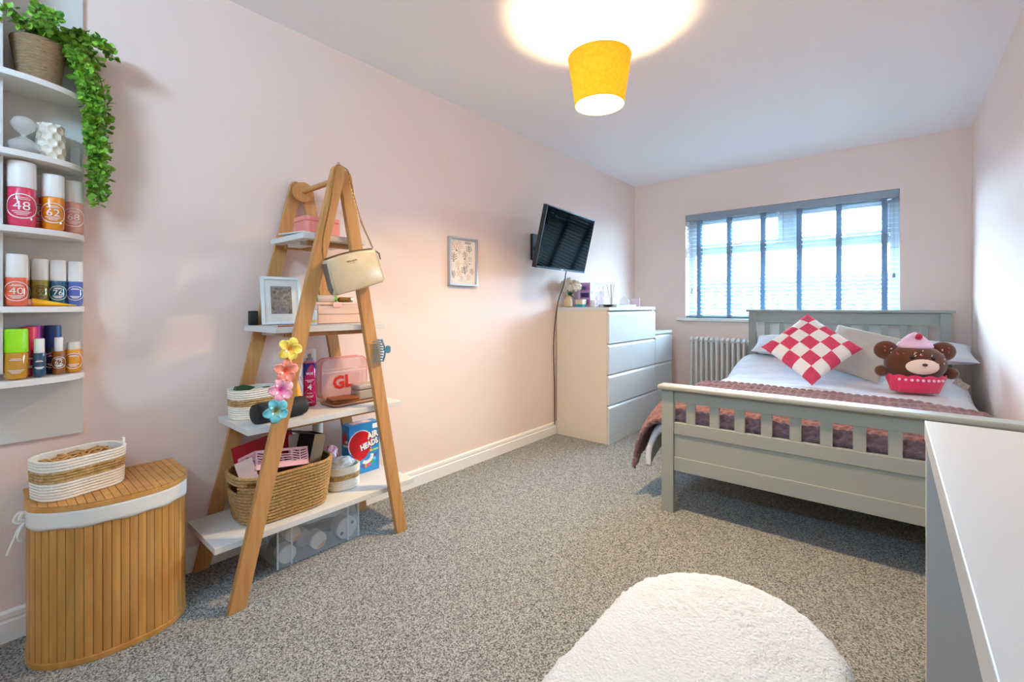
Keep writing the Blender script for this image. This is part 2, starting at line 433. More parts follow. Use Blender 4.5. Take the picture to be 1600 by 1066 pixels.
# ------------------------------------------------------------------ pendant lamp
LX, LY = -.99, 1.775
lp = thing('pendant_lamp', 'mustard yellow tapered drum pendant lamp hanging from the ceiling', 'lamp', (LX, LY, 1.93))
obj('ceiling_rose', MB().lathe([(.048, ZC), (.048, ZC-.012), (.040, ZC-.024), (.012, ZC-.032), (.006, ZC-.04)], (LX, LY, 0), 24), white, lp, smooth=True)
obj('cord', MB().tube([(LX, LY, ZC-.03), (LX, LY, 2.12)], .0035, 8), mat('white_flex', '#e8e6e0', rough=.5), lp, smooth=True)
obj('lamp_holder', MB().lathe([(.012, 2.125), (.018, 2.11), (.018, 2.075), (.015, 2.07)], (LX, LY, 0), 16), white, lp, smooth=True)
sp = MB()
for k in range(3):
    a = 2*PI*k/3+.3
    sp.tube([(LX+.018*math.cos(a), LY+.018*math.sin(a), 2.10), (LX+.134*math.cos(a), LY+.134*math.sin(a), 2.142)], .002, 6)
obj('shade_ring', sp, metal, lp)
shm = bpy.data.materials.new('mustard_linen_shade'); shm.use_nodes = True
nt = shm.node_tree; N = nt.nodes; L = nt.links
pb = N['Principled BSDF']; pb.inputs['Roughness'].default_value = .9
tc = N.new('ShaderNodeTexCoord'); nz = N.new('ShaderNodeTexNoise'); nz.inputs['Scale'].default_value = 60; nz.inputs['Detail'].default_value = 5
rp = N.new('ShaderNodeValToRGB'); rp.color_ramp.elements[0].color = lin('#e39a18'); rp.color_ramp.elements[1].color = lin('#eaa622')
rp.color_ramp.elements[0].position = .35; rp.color_ramp.elements[1].position = .65
L.new(tc.outputs['Object'], nz.inputs['Vector']); L.new(nz.outputs['Fac'], rp.inputs[0]); L.new(rp.outputs[0], pb.inputs['Base Color'])
tr = N.new('ShaderNodeBsdfTranslucent'); L.new(rp.outputs[0], tr.inputs['Color'])
mx = N.new('ShaderNodeMixShader'); mx.inputs[0].default_value = SHADE_T
L.new(pb.outputs[0], mx.inputs[1]); L.new(tr.outputs[0], mx.inputs[2]); L.new(mx.outputs[0], N['Material Output'].inputs['Surface'])
sh = obj('lamp_shade', MB().lathe([(.106, 1.935), (.137, 2.143)], (LX, LY, 0), 48, cap0=False, cap1=False), shm, lp, smooth=True)
lin_m = bpy.data.materials.new('white_shade_lining'); lin_m.use_nodes = True
nt = lin_m.node_tree; N = nt.nodes; L = nt.links
tr = N.new('ShaderNodeBsdfTranslucent'); tr.inputs['Color'].default_value = (.9, .85, .75, 1)
mx = N.new('ShaderNodeMixShader'); mx.inputs[0].default_value = .5
N['Principled BSDF'].inputs['Base Color'].default_value = (.9, .88, .82, 1)
L.new(N['Principled BSDF'].outputs[0], mx.inputs[1]); L.new(tr.outputs[0], mx.inputs[2]); L.new(mx.outputs[0], N['Material Output'].inputs['Surface'])
obj('lining', MB().lathe([(.1045, 1.936), (.1355, 2.142)], (LX, LY, 0), 48, cap0=False, cap1=False), lin_m, sh, smooth=True)
for rr_, zz_ in ((.1365, 2.143), (.1058, 1.935)):
    obj('rim', MB().tube([(LX+rr_*math.cos(2*PI*i/48), LY+rr_*math.sin(2*PI*i/48), zz_) for i in range(48)], .0016, 6, closed=True), shm, sh, smooth=True)
obj('bulb', MB().lathe([(.013, 2.075), (.016, 2.06), (.028, 2.035), (.030, 2.015), (.024, 1.995), (.010, 1.984), (.001, 1.983)], (LX, LY, 0), 20), emit_mat('lit_bulb', '#ffd9a0', BULB_E), lp, smooth=True)
ld = bpy.data.lights.new('bulb_light', 'POINT'); ld.energy = LAMP; ld.color = LAMPCOL; ld.shadow_soft_size = .05
lo = bpy.data.objects.new('bulb_light', ld); COL.objects.link(lo); lo.location = (LX, LY, 2.02)
# ------------------------------------------------------------------ chests of drawers
chm = mat('white_lacquer', '#c9c8c5', rough=.22, spec=.4)
chs = mat('white_side_lamp_tan', '#d3c8b4', rough=.4)  # tan of the warm lamplight put into the white side colour
def chest(name, label, y0, y1, zt, cuts):
    x0, x1 = -2.102, -1.627
    t = thing(name, label, 'drawers', ((x0+x1)/2, (y0+y1)/2, 0))
    for yy in (y0, y1-.018): obj('side_panel', MB().box((x0, yy, 0), (x1-.0215, yy+.018, zt-.026)), chs, t, bevel=.0015)
    obj('top_board', MB().box((x0, y0, zt-.026), (x1, y1, zt)), chm, t, bevel=.002)
    obj('back_board', MB().box((x0, y0+.018, .02), (x0+.006, y1-.018, zt-.026)), chs, t)
    obj('plinth', MB().box((x1-.02, y0, 0), (x1, y1, .06)), chm, t, bevel=.0015)
    for i in range(len(cuts)-1):
        zb, ztp = cuts[i]+.0015, cuts[i+1]-.0015
        # front with the sloping grip lip along its upper edge
        poly = [(x1-.02, zb), (x1, zb), (x1, ztp-.022), (x1-.014, ztp-.004), (x1-.020, ztp-.004)]
        d = obj('drawer', MB().prism(poly, 'y', y0+.001, y1-.001), chm, t, bevel=.001)
        obj('drawer_box', MB().box((x0+.03, y0+.03, zb+.015), (x1-.021, y1-.03, ztp-.05)), chs, d)
    return t
chest('chest_of_drawers', 'tall white gloss chest of four drawers under the television', 3.066, 3.928, 1.037, [.06, .295, .527, .76, 1.009])
chest('chest_of_drawers', 'low narrow white chest of three drawers by the radiator', 3.932, 4.33, .815, [.06, .295, .527, .787])

# ------------------------------------------------------------------ television
tvr = thing('television', 'black flat television tilted on a wall arm', 'television', (-1.816, 2.79, 1.5137), rz=0)
W, H = .73, .425
obj('casing', MB().box((-W/2, .004, -H/2), (W/2, .035, H/2)).box((-W/4, .034, -H/3), (W/4, .06, H/5)), black_matt, tvr, bevel=.004)
obj('screen', MB().box((-W/2+.008, .001, -H/2+.014), (W/2-.008, .0045, H/2-.008)), mat('black_glass_screen', '#020507', rough=.07, spec=.015), tvr)
bz = MB()
for a, b in (((-W/2, 0, -H/2), (W/2, .006, -H/2+.014)), ((-W/2, 0, H/2-.008), (W/2, .006, H/2)), ((-W/2, 0, -H/2), (-W/2+.008, .006, H/2)), ((W/2-.008, 0, -H/2), (W/2, .006, H/2))): bz.box(a, b)
obj('bezel', bz, black_gloss, tvr)
obj('logo', MB().box((-.02, -.001, -H/2+.004), (.02, .0005, -H/2+.009)), metal, tvr)
Rz = Matrix.Rotation(1.6557, 4, 'Z') @ Matrix.Rotation(.2292, 4, 'X') @ Matrix.Rotation(-.0038, 4, 'Y')
tvr.rotation_euler = Rz.to_euler()
ar = MB()
ar.tube([(-1.875, 2.79, 1.50), (-1.99, 2.88, 1.50), (-2.105, 2.80, 1.50)], .014, 8).box((-2.124, 2.74, 1.40), (-2.10, 2.86, 1.60)).box((-1.895, 2.75, 1.44), (-1.873, 2.84, 1.56))
am = obj('wall_bracket', ar, black_matt, bevel=.002); tag(am, 'black wall bracket arm behind the television', 'bracket')
tb = tvr.matrix_basis @ Vector((0.10, .02, -H/2-.0))
cb = MB().tube(catmull([tuple(tb), (-1.90, 2.86, 1.20), (-1.97, 2.90, 1.10), (-2.02, 2.93, .95), (-2.06, 2.96, .75), (-2.085, 3.0, .55), (-2.107, 3.04, .40), (-2.109, 3.045, .08)], 6), .004, 6)
tag(obj('power_cable', cb, black_matt, smooth=True), 'thin black cable hanging from the television past the chest', 'cable')

# ------------------------------------------------------------------ framed print
pf = thing('framed_print', 'small silver framed print of cut-out leaf shapes on the pink wall', 'picture', (-2.115, 2.02, 1.175))
py0, py1, pz0, pz1 = 1.897, 2.142, 1.176, 1.484
silver = mat('silver_frame', '#b7bcc0', rough=.35, metal=.6)
for a, b in (((py0, pz0), (py0+.012, pz1)), ((py1-.012, pz0), (py1, pz1)), ((py0+.012, pz0), (py1-.012, pz0+.012)), ((py0+.012, pz1-.012), (py1-.012, pz1))):
    obj('frame_bar', MB().box((-2.1235, a[0], a[1]), (-2.098, b[0], b[1])), silver, pf, bevel=.001)
def pfn(u, v, d=0.): return (-2.115+d, 2.02+u, 1.33+v)
pp = MB(); quad(pp, pfn, -.11, -.143, .11, .143)
paper = obj('paper', pp, mat('cream_paper', '#efe7dd', rough=.8), pf)
lv = MB(); rnd = random.Random(3)
def frond(u, v, s, ang, mi, arms=3):
    # a stubby branching leaf of rounded fingers
    def bar(x0, y0_, x1, y1_, w):
        d = Vector((x1-x0, y1_-y0_)); n = Vector((-d.y, d.x)).normalized()*w
        P = [(x0+n.x*.5, y0_+n.y*.5), (x0-n.x*.5, y0_-n.y*.5), (x1-n.x, y1_-n.y), (x1+d.x*.12, y1_+d.y*.12), (x1+n.x, y1_+n.y)]
        c, s_ = math.cos(ang), math.sin(ang)
        lv.add([pfn(u+p[0]*c-p[1]*s_, v+p[0]*s_+p[1]*c, .0006+.0002*mi) for p in P], [tuple(range(5))], mi)
    bar(0, -s*.5, 0, s*.45, s*.07)
    for k in range(arms):
        yy = -s*.3+s*.65*k/arms; L_ = s*(.46-.05*k)
        bar(0, yy, L_, yy+s*.26, s*.05); bar(0, yy, -L_, yy+s*.26, s*.05)
for (u, v, s, a, mi) in ((.055, .085, .055, .1, 0), (-.075, .095, .07, .8, 1), (-.03, .10, .06, -.4, 1), (.02, .045, .05, .3, 2), (-.08, .025, .06, -.1, 2), (.03, -.01, .055, .9, 1), (.015, -.055, .058, .2, 0),
                      (-.085, -.085, .05, .3, 0), (-.035, -.075, .05, -.7, 1), (.05, -.1, .045, .6, 1), (-.03, .06, .035, 1.2, 3), (.06, .02, .04, -.5, 3), (-.045, -.02, .045, .5, 1), (.08, -.06, .045, .1, 2), (-.01, -.105, .03, 0, 3)):
    frond(u, v, s, a, mi)
for (u, v, r, mi) in ((-.055, .07, .007, 0), (.015, .02, .007, 0), (-.08, .0, .006, 0), (-.04, -.045, .007, 3), (.06, -.01, .006, 2), (.035, -.03, .009, 3)): disc(lv, lambda p, q: pfn(p, q, .0009), r, 8, mi, u=u, v=v)
for k in range(6):
    quad(lv, lambda p, q: pfn(p, q, .0009), .02+.009*k, .118, .026+.009*k, .130, 0)
lf = obj('leaf_print', lv, [mat('ink_black', '#26282c', rough=.8), mat('ink_sand', '#dcae7e', rough=.8), mat('ink_brown', '#8c5b48', rough=.8), mat('ink_grey', '#a7a6a6', rough=.8)], paper)
lf['kind'] = 'stuff'
tx = MB(); quad(tx, lambda p, q: pfn(p, q, .0007), -.045, -.1185, .045, -.1165); quad(tx, lambda p, q: pfn(p, q, .0007), -.03, -.1275, .03, -.1255)
obj('caption', tx, MATS['ink_grey'], paper)['kind'] = 'stuff'
obj('glazing', MB().box((-2.106, py0+.012, pz0+.012), (-2.1045, py1-.012, pz1-.012)), glass, pf)

# ------------------------------------------------------------------ bed
BX, BY, BR = -.296, 3.345, math.radians(1.5)
def on_bed(o):
    o.location = (BX, BY, 0); o.rotation_euler = (0, 0, BR); return o
bed = thing('double_bed', 'grey painted slatted wooden double bed', 'bed', (BX, BY, 0), rz=BR)
hw = .641; yf, yh = -1.05, 1.05
fb = obj('footboard_cap', MB().box((-hw-.016, yf-.03, .622), (hw+.016, yf+.062, .645)), grey_paint, bed, bevel=.008, seg=3)
for s in (-1, 1):
    xa, xb = sorted((s*hw, s*(hw-.06)))
    obj('foot_post', MB().box((xa, yf-.005, 0), (xb, yf+.030, .622)), grey_paint, bed, bevel=.002)
    obj('head_post', MB().box((xa, yh-.02, 0), (xb, yh+.025, .993)), grey_paint, bed, bevel=.002)
ix = hw-.06
obj('foot_rail', MB().box((-ix, yf+.004, .560), (ix, yf+.03, .622)), grey_paint, bed, bevel=.002)
obj('foot_rail', MB().box((-ix, yf+.004, .398), (ix, yf+.03, .457)), grey_paint, bed, bevel=.002)
obj('foot_panel', MB().box((-ix, yf+.011, .28), (ix, yf+.026, .40)), grey_paint, bed)
obj('foot_rail', MB().box((-ix, yf+.004, .213), (ix, yf+.03, .283)), grey_paint, bed, bevel=.002)
for k in range(10):
    x = -.4995+.111*k
    obj('foot_slat', MB().box((x-.0215, yf+.008, .452), (x+.0215, yf+.024, .564)), grey_paint, bed)
obj('headboard_cap', MB().box((-hw-.02, yh-.035, .993), (hw+.02, yh+.04, 1.016)), grey_paint, bed, bevel=.007, seg=3)
obj('head_rail', MB().box((-ix, yh-.008, .905), (ix, yh+.016, .993)), grey_paint, bed, bevel=.002)
obj('head_rail', MB().box((-ix, yh-.008, .42), (ix, yh+.016, .52)), grey_paint, bed, bevel=.002)
for k in range(10):
    x = -.4995+.111*k
    obj('head_slat', MB().box((x-.021, yh-.002, .50), (x+.021, yh+.011, .91)), grey_paint, bed)
for s in (-1, 1):
    xa, xb = sorted((s*(hw-.012), s*(hw-.036)))
    obj('side_rail', MB().box((xa, yf+.04, .20), (xb, yh-.02, .34)), grey_paint, bed, bevel=.002)
mattress = MB().prism(rrect(2*hw-.14, 1.86, .06, 5), 'z', .28, .395)
on_bed(tag(obj('mattress', mattress, mat('white_ticking', '#e2e0dd', rough=.9), bed, bevel=.02, seg=3), 'white mattress on the grey bed frame under the duvet', 'mattress')).parent = None

def sstep(a, b, x):
    t = max(0., min(1., (x-a)/(b-a))); return t*t*(3-2*t)
def bed_top(x, y):
    z = .530 + .11*sstep(.25, .78, y) - .060*sstep(-.72, -1.0, y) + .03*sstep(.85, .55, abs(y-.75))*0
    z += .012*noise.noise(Vector((x*3, y*3, 1.))) + .005*noise.noise(Vector((x*11, y*9, 2.)))
    z -= .02*sstep(.48, .66, x)
    z += .016*math.exp(-((y-.68)/.16)**2)*math.cos(x*5)
    return z
EDGE = .575
def drape(u_, y, off=0., hang_l=.28, hang_r=.16):
    """point on the bedding: u_ is arc length across the bed, 0 = centre line, negative = left side"""
    if -EDGE <= u_ <= EDGE:
        return Vector((u_, y, bed_top(u_, y)+off))
    s = -1 if u_ < 0 else 1
    d = abs(u_)-EDGE; r = .13 if s < 0 else .10
    if s < 0:
        zt = bed_top(-EDGE, y); ft = sstep(-.55, -.9, y)
        A = .13+.05*ft+.012*noise.noise(Vector((y*5, 0, 3))); B = .20+.02*ft
        a = min(d/.20, 2.1)
        return Vector((-EDGE-(A+off)*math.sin(a), y, zt-B+(B+off)*math.cos(a)))
    zt = bed_top(s*EDGE, y)
    if s < 0:
        puff = .10*sstep(-.75, -1.05, y)+.02*noise.noise(Vector((y*4, 0, 3)))
    else: puff = 0
    if d < r*PI/2:
        a = d/r
        return Vector((s*(EDGE+(r+off)*math.sin(a)*(1+puff*3)), y, zt-r+(r+off)*math.cos(a)))
    h = d-r*PI/2
    wob = .012*math.sin(y*17)*min(1, h*8)
    return Vector((s*(EDGE+(r+off)*(1+puff*3)+wob-.06*h), y, zt-r-h))
duv = MB()
U0, U1 = -(EDGE+.35), EDGE+.10*PI/2-.02
def duvet_pt(u, v):
    y = -.985+v*1.86; p = drape(U0+(U1-U0)*u, y)
    e = sstep(.03, 0, v); p.z -= .03*e**2
    p.z += .006*math.sin(y*46+2.5*math.sin(p.x*7))*(.5+.5*noise.noise(Vector((p.x*5, y*4, 9))))*.7
    return p
duv.grid(120, 200, duvet_pt)
duvm = mat('white_seersucker', '#d2d5da', rough=.9, spec=.2, bump=.8, bscale=48., bstretch=(.45, 1.4, 1), bdist=.008)
d_ = obj('duvet', duv, duvm, bed, smooth=True, sharp=0, solid=.028); d_.parent = None
on_bed(tag(d_, 'white crinkled duvet spread over the bed', 'duvet'))
# chunky knitted throw over the foot end
def knit(a, b):
    """height of a chunky cable knit at a (across), b (along) in stitches"""
    c = (a % 1.)-.5; row = math.floor(a)
    s = 1 if row % 2 else -1
    t = b + s*abs(c)*0 + s*c*.9
    w = abs(math.sin(PI*t))
    return math.sqrt(max(0, 1-(2*c)**2*.85))*(.45+.55*w**.6)
thr = MB(); NX, NY = 480, 190
TU0, TU1 = -(EDGE+.34), EDGE+.10*PI/2-.09
TY0, TY1 = -1.065, -.235
def throw_pt(u, v):
    uu = TU0+(TU1-TU0)*u
    y = TY0+(TY1-TY0)*v
    y += .025*noise.noise(Vector((uu*3, 7, 1)))*v - .05*sstep(.2, .6, uu)*v
    k = .017*knit((TY1-TY0)*v/.034, (uu-TU0)/.036)
    yq = max(y, -.985); vq = (yq+.985)/1.86
    p = drape(uu, yq, .020+k+.024*sstep(-.60, -.72, uu))
    e = sstep(.03, 0, vq); p.z -= .03*e**2
    p.z += .006*math.sin(yq*46+2.5*math.sin(p.x*7))*(.5+.5*noise.noise(Vector((p.x*5, yq*4, 9))))*.7
    if y < -.985: p.y = -.985-.016*math.sin(min(1, (-.985-y)/.02)*PI/2)-k*.2; p.z -= max(0, (-.985-y))*.3
    return p
thr.grid(NX, NY, throw_pt)
thm = mat('mauve_brown_knit', '#644548', rough=.95, spec=.1, col2='#957072', cscale=50., bump=.4, bscale=300., sheen=.3, contrast=.5)
t_ = obj('knitted_throw', thr, thm, bed, smooth=True, sharp=0, solid=.012); t_.parent = None
on_bed(tag(t_, 'chunky knitted mauve brown throw across the foot of the bed', 'throw'))

def cushion(w, h, t, n=40, puff=.45, seed=0, thick_fn=None):
    """pillow with pinched corners in the local x-z plane, facing -y"""
    mb = MB()
    def pt(u, v, s):
        a, b = 2*u-1, 2*v-1
        k = ((1-abs(a)**2.2)*(1-abs(b)**2.2))
        k = max(0, k)**puff
        pin = 1-.07*(1-abs(a)**2)*(abs(b)**4)
        pin2 = 1-.07*(1-abs(b)**2)*(abs(a)**4)
        wr = .006*noise.noise(Vector((a*4+seed, b*4, s*2)))
        x = a*w/2*pin2; z = b*h/2*pin
        d = (thick_fn(u, v) if thick_fn else 0)
        return (x, -s*(t/2*k+wr*k+d*min(1, k*3)), z)
    mb.grid(n, n, lambda u, v: pt(u, v, 1)); mb.grid(n, n, lambda u, v: pt(1-u, v, -1))
    return mb
def pose(o, loc, tilt=0., yaw=0., roll=0.):
    """roll in its own plane, lean back by tilt, then turn by yaw"""
    o.matrix_basis = Matrix.Translation(loc) @ Matrix.Rotation(yaw, 4, 'Z') @ Matrix.Rotation(-tilt, 4, 'X') @ Matrix.Rotation(roll, 4, 'Y')
    return o
chk = bpy.data.materials.new('pink_white_check_tuft'); chk.use_nodes = True
cred, cwh = mat('coral_pink_tuft', '#d9536a', rough=1., spec=.1, bump=1., bscale=220., col2='#c23c58', cscale=90., bdist=.004), mat('white_tuft', '#ebe6e0', rough=1., spec=.1, bump=.5, bscale=160.)
def cell(u, v): return 0 if (int(u*5)+int(v*5)) % 2 == 0 else 1
cm = cushion(.405, .405, .14, 60, .5, thick_fn=lambda u, v: (.004 if cell(min(u, .999), min(v, .999)) == 0 else 0)+.0015*random.random())
ms = []
for s in range(2):
    for j in range(60):
        for i in range(60): ms.append(cell((i+.5)/60, (j+.5)/60))
cm.mi = ms
r_ = Matrix.Identity(4)
pc = obj('check_cushion', cm, [cred, cwh], bed, smooth=True, sharp=0); pc.parent = None
pose(pc, (-.425, 3.60, .766), math.radians(38), math.radians(8), math.radians(43)); tag(pc, 'pink and white checkerboard cushion standing on its corner', 'cushion')
gc = obj('plain_cushion', cushion(.38, .38, .13, 40, .5, 5), mat('greige_linen', '#b3aca0', rough=.95, spec=.1, bump=.5, bscale=400.), bed, smooth=True, sharp=0); gc.parent = None
pose(gc, (-.185, 3.86, .732), math.radians(40), math.radians(-4), math.radians(17)); tag(gc, 'plain beige grey cushion behind the checkerboard cushion', 'cushion')
pil = mat('white_cotton', '#d2d6dc', rough=.9, spec=.2, bump=.2, bscale=30.)
p1_ = obj('pillow', cushion(.50, .34, .12, 30, .5, 9), pil, bed, smooth=True, sharp=0); p1_.parent = None
pose(p1_, (.16, 4.155, .735), math.radians(76), math.radians(2)); tag(p1_, 'white pillow at the headboard beside the wall', 'pillow')
p2_ = obj('pillow', cushion(.52, .34, .12, 30, .5, 19), pil, bed, smooth=True, sharp=0); p2_.parent = None
pose(p2_, (-.62, 4.19, .735), math.radians(72), math.radians(2)); tag(p2_, 'white pillow at the headboard by the radiator', 'pillow')

# ------------------------------------------------------------------ cupcake plush (plain generic stand-in)
pl = thing('plush_toy', 'brown cupcake shaped soft toy with round ears, sitting on the duvet', 'plush toy', (.10, 3.56, .545), rz=math.radians(20))
brown = mat('brown_plush', '#5a3423', rough=1., spec=.1, bump=.3, bscale=300., sheen=.4)
cream = mat('cream_plush', '#ecd0bd', rough=1., spec=.1, sheen=.3)
pinkp = mat('pale_pink_plush', '#e9c0d2', rough=1., spec=.1, sheen=.3)
redp = mat('coral_red_plush', '#d6385a', rough=1., spec=.1, sheen=.3)
body = MB().sphere((0, 0, .165), 1, 32, 20, sc=(.148, .10, .112))
obj('body', body, brown, pl, smooth=True, sharp=0)
for s in (-1, 1):
    obj('ear', MB().sphere((s*.135, .012, .238), 1, 22, 14, sc=(.062, .032, .056)), brown, pl, smooth=True, sharp=0)
    obj('arm', MB().sphere((s*.163, -.01, .115), 1, 16, 10, sc=(.036, .03, .034)), brown, pl, smooth=True, sharp=0)
def face_pt(u, v, d):
    q = 1-(u/.148)**2-((v)/.112)**2
    return Vector((u, -.10*math.sqrt(max(q, .02))-d, .165+v))
fm = MB(); disc(fm, lambda a, b: face_pt(a, b, .004), .05, 28, sx=1.3, sy=.72, v=-.012)
# fill the muzzle as a bulging patch
fm = MB().grid(24, 12, lambda u, v: face_pt(.078*math.cos(2*PI*u)*math.sqrt(max(v, .001)), -.010+.044*math.sin(2*PI*u)*math.sqrt(max(v, .001)), .004+.016*(1-v)))
obj('muzzle', fm, cream, pl, smooth=True, sharp=0)
nm = MB().sphere(face_pt(0, .004, .02), 1, 12, 8, sc=(.013, .008, .009))
obj('nose', nm, brown, pl, smooth=True)
for s in (-1, 1): obj('eye', MB().sphere(face_pt(s*.05, .042, .004), 1, 10, 8, sc=(.010, .005, .012)), black_gloss, pl, smooth=True)
wr = MB(); rings = []
for z, r, d in ((.0, .112, .072), (.03, .120, .082), (.07, .134, .096), (.094, .142, .103)):
    rings.append([Vector(((r+(.003*math.cos(26*PI*2*i/104)))*math.cos(2*PI*i/104), d*math.sin(2*PI*i/104), z+(.010*abs(math.sin(2*PI*i/104*6)) if z > .09 else 0))) for i in range(104)])
wr.loft(rings, True, True, False)
w_ = obj('wrapper', wr, redp, pl, smooth=True, sharp=0, solid=.004)
ht = MB()
for k in range(9):
    u = -.10+.025*k; z = .077
    d = .098*math.sqrt(max(.02, 1-(u/.139)**2))+.004
    ht.sphere((u, -d, z), 1, 8, 6, sc=(.008, .003, .008))
h_ = obj('trim_dots', ht, pinkp, w_, smooth=True); h_['kind'] = 'stuff'
cr = MB(); rings = []
for z, r in ((.255, .078), (.268, .083), (.288, .074), (.295, .060), (.306, .058), (.322, .040), (.332, .030), (.342, .014), (.347, .002)):
    rings.append([Vector((r*1.05*math.cos(2*PI*i/40)*(1+.03*math.cos(2*PI*i/40*6+z*60)), .72*r*math.sin(2*PI*i/40), z)) for i in range(40)])
cr.loft(rings)
c_ = obj('cream_swirl', cr, pinkp, pl, smooth=True, sharp=0)
obj('cherry', MB().sphere((0, -.045, .325), .018, 14, 10), mat('cherry_red', '#b5163c', rough=.6), c_, smooth=True)
sk = MB(); rnd = random.Random(12)
for k in range(26):
    a, b = rnd.uniform(-.12, .12), rnd.uniform(.0, .09)
    if abs(a) < .07 and b < .05: continue
    if (a/.148)**2+(b/.112)**2 > .8: continue
    M = Matrix.Rotation(rnd.uniform(0, PI), 4, 'Y')
    sk.cbox((0, 0, 0), (.010, .003, .004), rnd.choice((0, 1)), Matrix.Translation(face_pt(a, b, .001)) @ M)
for s in (-1, 1):
    for k in range(4):
        M = Matrix.Rotation(rnd.uniform(0, PI), 4, 'Y')
        sk.cbox((0, 0, 0), (.010, .003, .004), k % 2, Matrix.Translation((s*(.12+.03*(k % 2)), -.021, .225+.012*k)) @ M)
k_ = obj('sprinkles', sk, [cream, redp], pl); k_['kind'] = 'stuff'
tg = MB().cbox((.205, -.02, .055), (.075, .002, .035), 0, None)
tg.move(Matrix.Translation((.205, -.02, .055)) @ Matrix.Rotation(math.radians(32), 4, 'Y') @ Matrix.Translation((-.205, .02, -.055)))
obj('swing_tag', tg, mat('printed_tag', '#b8aaa0', rough=.5, col2='#6f6660', cscale=90.), pl)

# ------------------------------------------------------------------ desk
desk_m = mat('white_desk_laminate', '#b7b5b2', rough=.4)
desk = thing('desk', 'white desk with thick top along the wall beside the stool', 'desk', (.249, .93, 0))
obj('desk_top', MB().box((.066, .2, .689), (.428, 1.648, .74)), desk_m, desk, bevel=.002)
obj('end_panel', MB().box((.068, 1.616, 0), (.428, 1.646, .689)), desk_m, desk, bevel=.0015)
obj('end_panel', MB().box((.068, .202, 0), (.428, .232, .689)), desk_m, desk, bevel=.0015)
obj('back_panel', MB().box((.39, .232, .35), (.408, 1.616, .689)), desk_m, desk)

# ------------------------------------------------------------------ boucle stool
ps = MB(); cxp, w2, yA, yB = -.243, .214, .30, 1.105
out = []
nn = 120
def stadium(r_off):
    pts = []
    r = w2
    for k in range(64):
        a = PI*k/63; pts.append((cxp+(r-r_off)*math.cos(a), yB-r*1.05+(r*1.05-r_off)*math.sin(a)))
    m = 46
    for k in range(1, m): pts.append((cxp-(r-r_off), yB-r*1.05+(yA+r-yB+r*1.05)*k/m))
    for k in range(64):
        a = PI+PI*k/63; pts.append((cxp+(r-r_off)*math.cos(a), yA+r+(r-r_off)*math.sin(a)))
    for k in range(1, m): pts.append((cxp+(r-r_off), yA+r-(yA+r-yB+r*1.05)*k/m))
    return pts
prof = [(.02, .0), (.012, .012)]+[(.004+.006*math.sin(j*.4), .03+.36*j/40) for j in range(41)]
prof += [(.045-.045*math.cos(a)+.004, .395+.055*math.sin(a)) for a in [PI/2*j/10 for j in range(1, 11)]]
prof += [(.049+(w2-.052)*j/34, .45+.006*math.sin(PI/2*j/34)) for j in range(1, 35)]
rings = []
for off, z in prof:
    ring = []
    for (x, y) in stadium(off):
        q = Vector((x, y, z))
        c = Vector((cxp, min(max(y, yA+w2), yB-w2), .22)); nrm = (q-c); nrm.z *= .8; nrm.normalize()
        b = .0035*abs(noise.noise(q*62))+.003*noise.noise(q*120)
        if z > .02: q = q+nrm*b*1.3*min(1., max(0., (w2-off)/.06))
        ring.append(q)
    rings.append(ring)
ps.loft(rings)
pm = mat('white_boucle', '#dad6d0', rough=1., spec=.1, bump=1., bscale=190., bdist=.006, sheen=.3)
tag(obj('boucle_stool', ps, pm, smooth=True, sharp=0), 'white boucle upholstered rounded stool in front of the desk', 'stool')
# ------------------------------------------------------------------ rounded end shelves on the long wall
su = thing('corner_shelf_unit', 'white wall shelf unit with five rounded shelves', 'shelves', (-2.05, .14, .62))
obj('back_panel', MB().box((-2.124, -.30, .618), (-2.112, .236, ZC-.002)), white_matt, su)
obj('side_panel', MB().box((-2.112, .030, .85), (-1.985, .052, ZC-.002)), white_matt, su, bevel=.001)
def shelf_poly(k=1.):
    pts = [(-2.112, -.05)]
    for i in range(25):
        a = PI/2*i/24; c, s = math.cos(a), math.sin(a)
        pts.append((-2.112+.168*max(c, 0)**(2/2.5), -.05+.288*max(s, 0)**(2/2.5)))
    return pts[:1]+pts[1:]
SH = {1: 1.735, 2: 1.506, 3: 1.283, 4: 1.047, 5: .829}
for k, z in SH.items():
    obj('shelf', MB().prism(shelf_poly(), 'z', z-.018, z), white, su, bevel=.0012)

